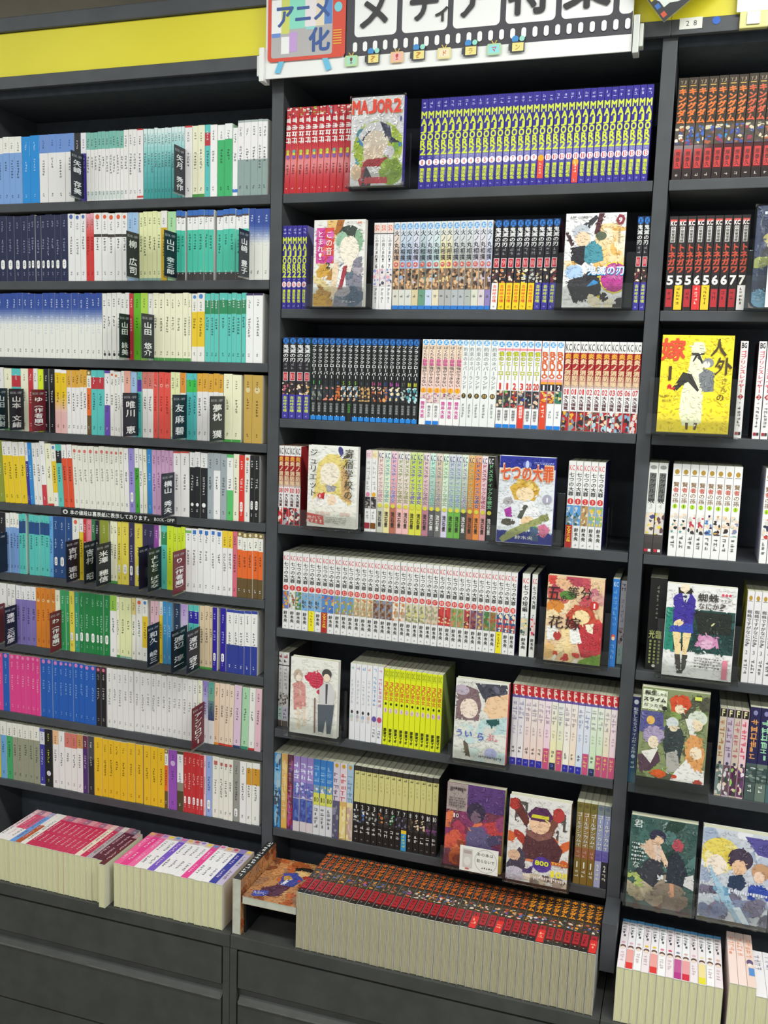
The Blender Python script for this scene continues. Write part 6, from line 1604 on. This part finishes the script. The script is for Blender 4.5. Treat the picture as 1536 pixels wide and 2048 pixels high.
# romance paperbacks on the ledge under the novels
RC = [('e8c8d0', 'pink and white'), ('d85070', 'rose pink'), ('d86080', 'rose pink'), ('6f9fe0', 'sky blue'), ('b85a30', 'brick orange'), ('ebe8e2', 'white')] + [('c93058', 'crimson pink')] * 9 + [('ecdccc', 'cream'), ('c83058', 'crimson pink'), ('b0a8b0', 'grey'), ('5a2440', 'wine'), ('54203c', 'wine'), ('5c2038', 'wine')]
g1a, g1b = -.640, -.3235
for i, (c, d) in enumerate(RC):
    a, b = g1a + (g1b - g1a) * i / len(RC), g1a + (g1b - g1a) * (i + 1) / len(RC)
    push = .016 if i == len(RC) - 1 else rnd.uniform(-.0015, .0015)
    H, D = .156, .1055
    s = Sp(b - a - .0004, H)
    tx = 'f4c8d4' if lum(c) < .5 else '7a6a70'
    flecks(s.p, s.T, s.H, .06, .13, mixh(c, 'ffffff', .6), .009, random.Random(i), .8)
    flecks(s.p, s.T, s.H, .22, .55, tx, .006, random.Random(i + 1), .6)
    flecks(s.p, s.T, s.H, .62, .9, tx, .006, random.Random(i + 2), .5)
    bands = [(0, .16, mixh(c, ('d8a0a8', '8a98a8', 'e8d8d0')[i % 3], .6)), (.16, 1, c)]
    if i < 3:
        bands.append((.62, 1, 'efe9e8'))
    if i == 4:
        bands = [(0, .42, 'eeeae4'), (.42, 1, c)]
    stock('stock_paperback', a, b, D, H, bands, 'd0887c' if i in (12,) else 'dad8c0', 'spine up %s paperback' % d, 'ledge under the novels', 'paperback stock standing spine up', s.p, False, M_PAGEY, push, 'book')
RD = [('f060a0', 'hot pink'), ('e83c90', 'hot pink'), ('f06aa8', 'hot pink'), ('efedf0', 'white'), ('efedf0', 'white'), ('7a5ac8', 'violet')] + [('f0eef0', 'white')] * 4 + [('ec4a98', 'hot pink')] + [('f0eef0', 'white')] * 3 + [('343c9c', 'navy'), ('c4b8d4', 'lavender')]
g2a, g2b = -.309, -.0365
for i, (c, d) in enumerate(RD):
    a, b = g2a + (g2b - g2a) * i / len(RD), g2a + (g2b - g2a) * (i + 1) / len(RD)
    H, D = .158, .1065
    s = Sp(b - a - .0004, H)
    s.E(.05, .7, .010, ('e0b060', 'c05a68', '9a80c0', 'e8d040', '5a98d0', 'e070a0')[i % 6])
    tx = 'f4d8ec' if lum(c) < .62 else '6a6a78'
    flecks(s.p, s.T, s.H, .18, .5, tx, .007, random.Random(i + 1), .6)
    flecks(s.p, s.T, s.H, .62, .88, tx, .007, random.Random(i + 2), .55)
    stock('stock_paperback', a, b, D, H, [(0, .13, mixh(c, ('d0a890', 'b0808c', 'c8b8c8')[i % 3], .6)), (.13, 1, c)], 'd8a0a4' if i in (2, 3) else 'dad8c4', 'spine up %s paperback' % d, 'ledge under the novels', 'paperback stock standing spine up', s.p, False, M_PAGEY, rnd.uniform(-.0015, .0015), 'book')

# end bay stock
xa, xb, n = .7985, .9900, 13
BANDS = {1: 'e03c38', 4: 'e03c38', 7: 'b83c88', 8: 'd83448', 10: 'e8dc38'}
for i in range(n):
    a, b = xa + (xb - xa) * i / n, xa + (xb - xa) * (i + 1) / n
    H, D = .174, .113
    s = Sp(b - a - .0004, H)
    s.R(.01, .06, '6aaee4')
    flecks(s.p, s.T, s.H, .08, .44, '4c5058', .010, random.Random(7), .75)
    s.E(.50, .5, .007, ('e0b0c0', 'e0b0c8', 'dcbcc8', 'e8c840', 'e8c840', 'e08098', 'd85878', '8a98a8', 'd8b8a8', 'e0b8c4', 'e8e0b0', 'b89a8c', 'd8b8a0')[i])
    s.E(.585, .75, .013, '6a5048'); s.E(.61, .6, .009, 'f0dccc')
    if i in BANDS:
        s.R(.63, .99, mixh(BANDS[i], 'f4dcd4', .65 if i != 7 else .2)); s.R(.88, .995, BANDS[i])
        d = 'spine up white comic with blue cap and %s foot' % {1: 'red', 4: 'red', 7: 'magenta', 8: 'red', 10: 'yellow'}[i]
    else:
        flecks(s.p, s.T, s.H, .68, .9, 'd0b8bc', .008, random.Random(i), .5)
        d = 'spine up white comic with blue cap'
    stock('stock_comic', a, b, D, H, [(0, .06, '64a8e0'), (.06, 1, ('f0e4e8', 'f2ecf0', 'f4f2f4')[i % 3])], 'e8e0e0', d, 'end bay ledge', 'comic stock standing spine up', s.p, False, M_PAGEY, rnd.uniform(-.001, .001))
x = .9995
for i, (w, H, D, c, d) in enumerate([(.0155, .176, .128, 'f4dcd4', 'taller pale pink'), (.0155, .176, .128, 'f4dcd4', 'taller pale pink'), (.0155, .176, .128, 'f0d4c8', 'taller pale pink'), (.0195, .150, .113, 'efecef', 'thick off-white'), (.0195, .150, .113, 'efecef', 'thick off-white'), (.016, .150, .113, 'c82c88', 'magenta')]):
    s = Sp(w - .0004, H)
    flecks(s.p, s.T, s.H, .1, .5, mixh(c, 'e07850' if i < 3 else '6a6478', .6), .012, random.Random(i), .7)
    if i == 2:
        s.E(.56, .8, .02, '6a5a80'); s.E(.61, .6, .012, 'f4e4d4'); s.R(.66, .8, '5a90d0', -.2, .5)
    if i == 5:
        s.R(0, .2, 'f0eef0')
    stock('stock_comic', x, x + w, D, H, [(0, 1, c)], 'ecd8d0', 'spine up %s comic' % d, 'end bay ledge', 'comic stock standing spine up', s.p, False, M_PAGEY, 0)
    x += w

# ---------------------------------------------------------------- black riser with a comic lying on it, and a thick comic standing beside it
t = tag(empty('riser_box', (.0112, FRONT + .012, LEDGE + .0003)), 'low black riser box carrying the orange brown comic', 'riser')
box('top_board', 0, .1255, 0, .158, .0700, .0742, M_BLACKPL, t, .0006)
for a in (0, .1220):
    box('side_board', a, a + .0035, .002, .158, 0, .0697, M_BLACKPL, t)
box('back_board', .0037, .1218, .152, .158, 0, .0697, M_BLACKPL, t)
ART = [('r', 0, 0, 1, 1, 'c08858'), ('b', 26, 4, ['d89860', 'b05c30', 'a87c5c', 'e0b078', '8a5034', 'c86c3c'], 0, 0, 1, 1, .1, .24), ('e', .7, .2, .2, .12, '2c2824'), ('e', .7, .28, .17, .1, 'e8c080'), ('p', [(.36, .34), (.56, .28), (.78, .4), (.7, .6), (.44, .62)], '4850a0'), ('p', [(.4, .4), (.5, .36), (.6, .44), (.46, .5)], 'c89850'), ('p', [(.5, .46), (.56, .48), (.48, .76), (.4, .76)], 'e4e4e8'), ('p', [(.2, .76), (.44, .6), (.66, .62), (.6, .86), (.3, .92)], '5a3448'), ('p', [(.1, .84), (.36, .78), (.4, .9), (.16, .96)], '4c54a8'), ('b', 8, 7, ['c83c30', 'a83c34'], .7, .3, 1, .6, .04, .08), ('f', .14, .86, .34, .92, 'c8ccec', .02, 2)]
T_, w_, h_ = .0165, .1258, .180
p = cover(w_, h_, ART)
o = link('lying_comic', jacket_mesh(T_, w_, h_, [(0, 1, '5a3c2c')], 'b07a50', M_WRAP))
o.matrix_world = Matrix.Translation((.0112 + w_, FRONT + .001, LEDGE + .0747 + T_ / 2 + .0003)) @ Matrix(((0, -1, 0, 0), (0, 0, 1, 0), (-1, 0, 0, 0), (0, 0, 0, 1)))
link('pages', pages_mesh(T_, w_, h_, M_CREAMPL), o)
link('cover_print', p.build('cover_print', lambda u, v, d: (-T_ / 2 - .00006 - d, w_ - u, v), M_WRAP), o)
tag(o, 'orange brown comic lying face up on the low black riser', 'comic')
s = Sp(.0190, .181)
flecks(s.p, s.T, s.H, .02, .98, 'e8e8e4', .011, random.Random(2), .55)
o = make_book('stock_comic', .0190, .128, .181, [(0, 1, '232326')], 'b5805c', (-.0012, FRONT, LEDGE + .0004 + .128), (-math.pi / 2, 0, 0), s.p, False, M_CREAMPL)
p = cover(.128, .181, ART[:2])
link('cover_print', p.build('cover_print', lambda u, v, d: (.0095 + .00006 + d, u, v), M_WRAP), o)
tag(o, 'thick black spined comic standing spine up beside the low riser', 'comic', 'comic stock standing spine up')

# ---------------------------------------------------------------- signs and labels
SX0, SX1, SY, SZ0 = -.0265, .7085, -.034, 2.0755 + DZ
SH = .30
e = tag(empty('hanging_sign', (SX0, SY, SZ0)), 'long white film strip sign with red television hung above the middle bookcase', 'sign')
sw = SX1 - SX0
box('board', 0, sw, 0, .004, 0, SH, M_WHITE, e, .0008)
p = Print(.001, .001, sw - .001, SH - .001)
# film strip
p.rect(.172, .030, sw, SH, '403c44')
fx = [.186, .293, .396, .499, .604, .709]
for k in range(6):
    a = fx[k] - (.0 if k else .0)
    b = (fx[k + 1] - .011) if k < 5 else sw
    if k == 0:
        a = .194
    b = min(b, sw)
    lo, hi, r = .066, .170, .009
    if b - a > .02:
        pts = []
        for (cx, cy, a0) in ((b - r, lo + r, -90), (b - r, hi - r, 0), (a + r, hi - r, 90), (a + r, lo + r, 180)):
            for q in range(5):
                an = math.radians(a0 + q * 22.5)
                pts.append((cx + r * math.cos(an), cy + r * math.sin(an)))
        p.poly(pts, 'f6f5f4')
for i in range(26):
    u = .196 + i * .0212
    if u < sw - .008:
        p.rect(u - .0046, .043, u + .0046, .0515, 'f6f5f4'); p.ell(u, .043, .0046, .0046, 'f6f5f4'); p.ell(u, .0525, .0046, .0046, 'f6f5f4')
        p.rect(u - .0046, .185, u + .0046, .195, 'f6f5f4')
for k, ch in enumerate('メディア特集'):
    cx = (.2355, .338, .375, .437, .543, .650)[k]
    sz = (.072, .066, .036, .076, .085, .088)[k]
    vb = (.076, .083, .080, .079, .078, .079)[k]
    p.glyph(ch, cx - sz / 2, vb, sz, sz * 1.02, '2e2b2e', 4)
# television
def rrect(a, lo, b, hi, r, col):
    pts = []
    for (cx, cy, a0) in ((b - r, lo + r, -90), (b - r, hi - r, 0), (a + r, hi - r, 90), (a + r, lo + r, 180)):
        for q in range(5):
            an = math.radians(a0 + q * 22.5)
            pts.append((cx + r * math.cos(an), cy + r * math.sin(an)))
    p.poly(pts, col)


p.poly([(.032, .034), (.044, .034), (.034, .008), (.022, .010)], '6cc0e4')
p.poly([(.126, .034), (.138, .034), (.148, .010), (.136, .006)], '6cc0e4')
rrect(.006, .031, .176, .205, .008, 'dc4a34')
rrect(.014, .038, .148, .198, .005, 'b8b4b4')
for a, lo, b, hi, c in ((.014, .086, .036, .15, 'f6f5f4'), (.036, .084, .054, .15, 'd6da68'), (.054, .092, .088, .15, '8ce0c8'), (.088, .094, .112, .15, 'eee4e8'), (.112, .094, .130, .15, 'ecdcc0'), (.130, .096, .147, .15, '5a88d0'), (.015, .078, .034, .086, '6a90d8'), (.036, .045, .054, .078, 'f4f3f2'), (.054, .048, .071, .086, 'c8a0dc'), (.090, .088, .112, .094, '98d8d4')):
    p.rect(a, lo, b, hi, c)
for ch, u, v, w_, h_ in (('ア', .021, .094, .044, .048), ('ニ', .064, .100, .040, .042), ('メ', .104, .102, .042, .046), ('化', .096, .044, .048, .048)):
    p.glyph(ch, u, v, w_, h_, '35589c', 4)
for v in (.126, .158):
    p.ell(.160, v, .0085, .0095, '7cd4e0')
for q in range(6):
    p.rect(.150, .056 + q * .005, .168, .0582 + q * .005, 'f0b040')
# little pictures along the lower edge
for k, (u, c, ch, tc) in enumerate(((.190, 'a8e0c8', '!', '7a3c30'), (.236, 'f0e08c', '?', 'c88a30'), (.286, 'f4b8b0', '!', 'c03c34'), (.330, 'f0e08c', '?', 'c88a30'), (.382, 'f4e4c4', 'ド', 'd07030'), (.434, 'f0e08c', 'ラ', 'b89030'), (.480, '94dce4', 'マ', 'c04460'), (.525, 'f0e08c', 'ン', 'b89030'))):
    if k % 2:
        p.ell(u - .005, .036, .0065, .0065, '3c8cd0'); p.ell(u + .008, .0365, .005, .005, '98e0cc')
        p.rect(u - .0135, .012, u + .0135, .032, '3c3c40'); p.rect(u - .017, .016, u - .013, .028, '3c3c40')
        p.rect(u - .010, .0145, u + .0115, .0295, c)
    else:
        p.poly([(u - .006, .037), (u - .004, .037), (u, .031), (u + .004, .037), (u + .006, .037), (u + .001, .029), (u - .001, .029)], 'e0b850')
        rrect(u - .0135, .011, u + .0135, .0315, .003, mixh(c, 'd8d060', .4)); p.rect(u - .010, .0145, u + .010, .0285, c)
    p.glyph(ch, u - .0055, .016, .011, .0115, tc, 2)
link('sign_print', p.build('sign_print', lambda u, v, d: (u, -.0001 - d, v)), e)
for a in (-.011, sw + .002):
    g = box('clamp', a, a + .011, -.009, .022, -.006, .060, M_WHITE if a < 0 else M_FROST, e, .0015)
    box('clamp_hook', a - (.007 if a < 0 else -.011), a + (-.0003 if a < 0 else .018), -.004, .020, .006, .046, M_WHITE if a < 0 else M_FROST, e, .0015)

# tilted card with dotted border at the top of the next upright
e = tag(empty('tilted_card', (.7800, -.062, 2.1240 + DZ), (0, math.radians(-38), 0)), 'tilted white card with black dotted border at the end of the film strip sign', 'sign')
cw = .115
box('card', -.020, cw, 0, .003, 0, cw, M_WHITE, e, .0006)
p = Print(-.020, .0, cw, cw)
p.rect(-.020, 0, cw, cw, '35343a')
p.ell(.048, .06, .062, .055, 'f6f6f4', 0, 24); p.rect(-.006, .02, .112, .112, 'f6f6f4')
for u, v, c in ((.03, .045, '3cb464'), (.07, .045, 'e0b0bc'), (.05, .08, 'e8d048')):
    p.ell(u, v, .010, .008, c)
for k in range(6):
    p.rect(-.017, .006 + k * .018, -.009, .015 + k * .018, ('e85a3c', '3c78d0', 'e8d848')[k % 3])
link('card_print', p.build('card_print', lambda u, v, d: (u, -.0001 - d, v)), e)
box('sleeve', -.025, cw + .004, -.004, -.002, -.005, cw + .004, M_CLEAR, e)
box('bracket', .02, .05, .0032, .0475, .03, .06, M_CLEAR, e)

# number label, blue dot, paper and clip on the end bay rail
RY = -.0126
o = link('number_label', box_mesh('number_label', 0, .0395, 0, .0003, 0, .0195, M_CARD), None, (.7895, RY, 2.1135 + DZ))
p = Print(0, 0, .0395, .0195)
p.glyph('2', .011, .005, .0062, .0095, '3c3c3c', 1); p.glyph('8', .024, .005, .0062, .0095, '3c3c3c', 1)
link('lettering', p.build('lettering', lambda u, v, d: (u, -.00005 - d, v)), o)
tag(o, 'white number label reading 28 on the end bay rail', 'label')
p = Print(-1, -1, 1, 1)
bm = bmesh.new()
bmesh.ops.create_cone(bm, cap_ends=True, segments=24, radius1=.0068, radius2=.0068, depth=.0004)
bmesh.ops.rotate(bm, verts=bm.verts, matrix=Matrix.Rotation(math.pi / 2, 3, 'X'))
me = bpy.data.meshes.new('round_sticker'); bm.to_mesh(me); bm.free(); me.materials.append(mat('blue_sticker', '1f5fc4', .4))
tag(link('round_sticker', me, None, (.8530, RY, 2.1245 + DZ)), 'round blue sticker beside the number label', 'sticker')
e = tag(empty('price_card', (.8860, -.022, 2.128 + DZ)), 'white card in a pale yellow clip on the end bay rail', 'card')
box('card', 0, .09, 0, .0012, .0035, .12, M_CARD, e)
box('clip', .006, .054, -.003, .0090, -.0255, .003, M_CLIPY, e, .002)
box('clip_jaw', .018, .040, -.0062, -.0032, -.020, .001, M_WHITE, e, .001)

# label strip under the fifth novel shelf
e = link('label_strip', box_mesh('label_strip', 0, .315, 0, .0006, 0, .0165, M_BLACKPL), None, (-.569, .0006, ZL[4] - .0183))
p = Print(0, 0, .315, .0165)
txt = '本の値段は裏表紙に表示してあります。'
p.ell(.012, .0082, .0072, .0056, 'd8d8d8'); p.ell(.012, .0076, .0032, .0032, '202022')
for i, ch in enumerate(txt):
    p.glyph(ch, .025 + i * .0126, .0022, .0122, .0120, 'ecece8', 2)
p.horiz('BOOK-OFF', .2840, .0038, .0068, .0080, 'dcdcd8', 2)
link('lettering', p.build('lettering', lambda u, v, d: (u, -.00005 - d, v)), e)
tag(e, 'black label strip with white characters on the fifth novel shelf edge', 'label')
o = box('paper_tag', 0, .012, 0, .0006, 0, .017, M_CARD)
o.location = (-.625, .104, LEDGE + .125)
tag(o, 'small white paper tag on the dark panel above the pink paperback stock', 'tag')

flush_labels()
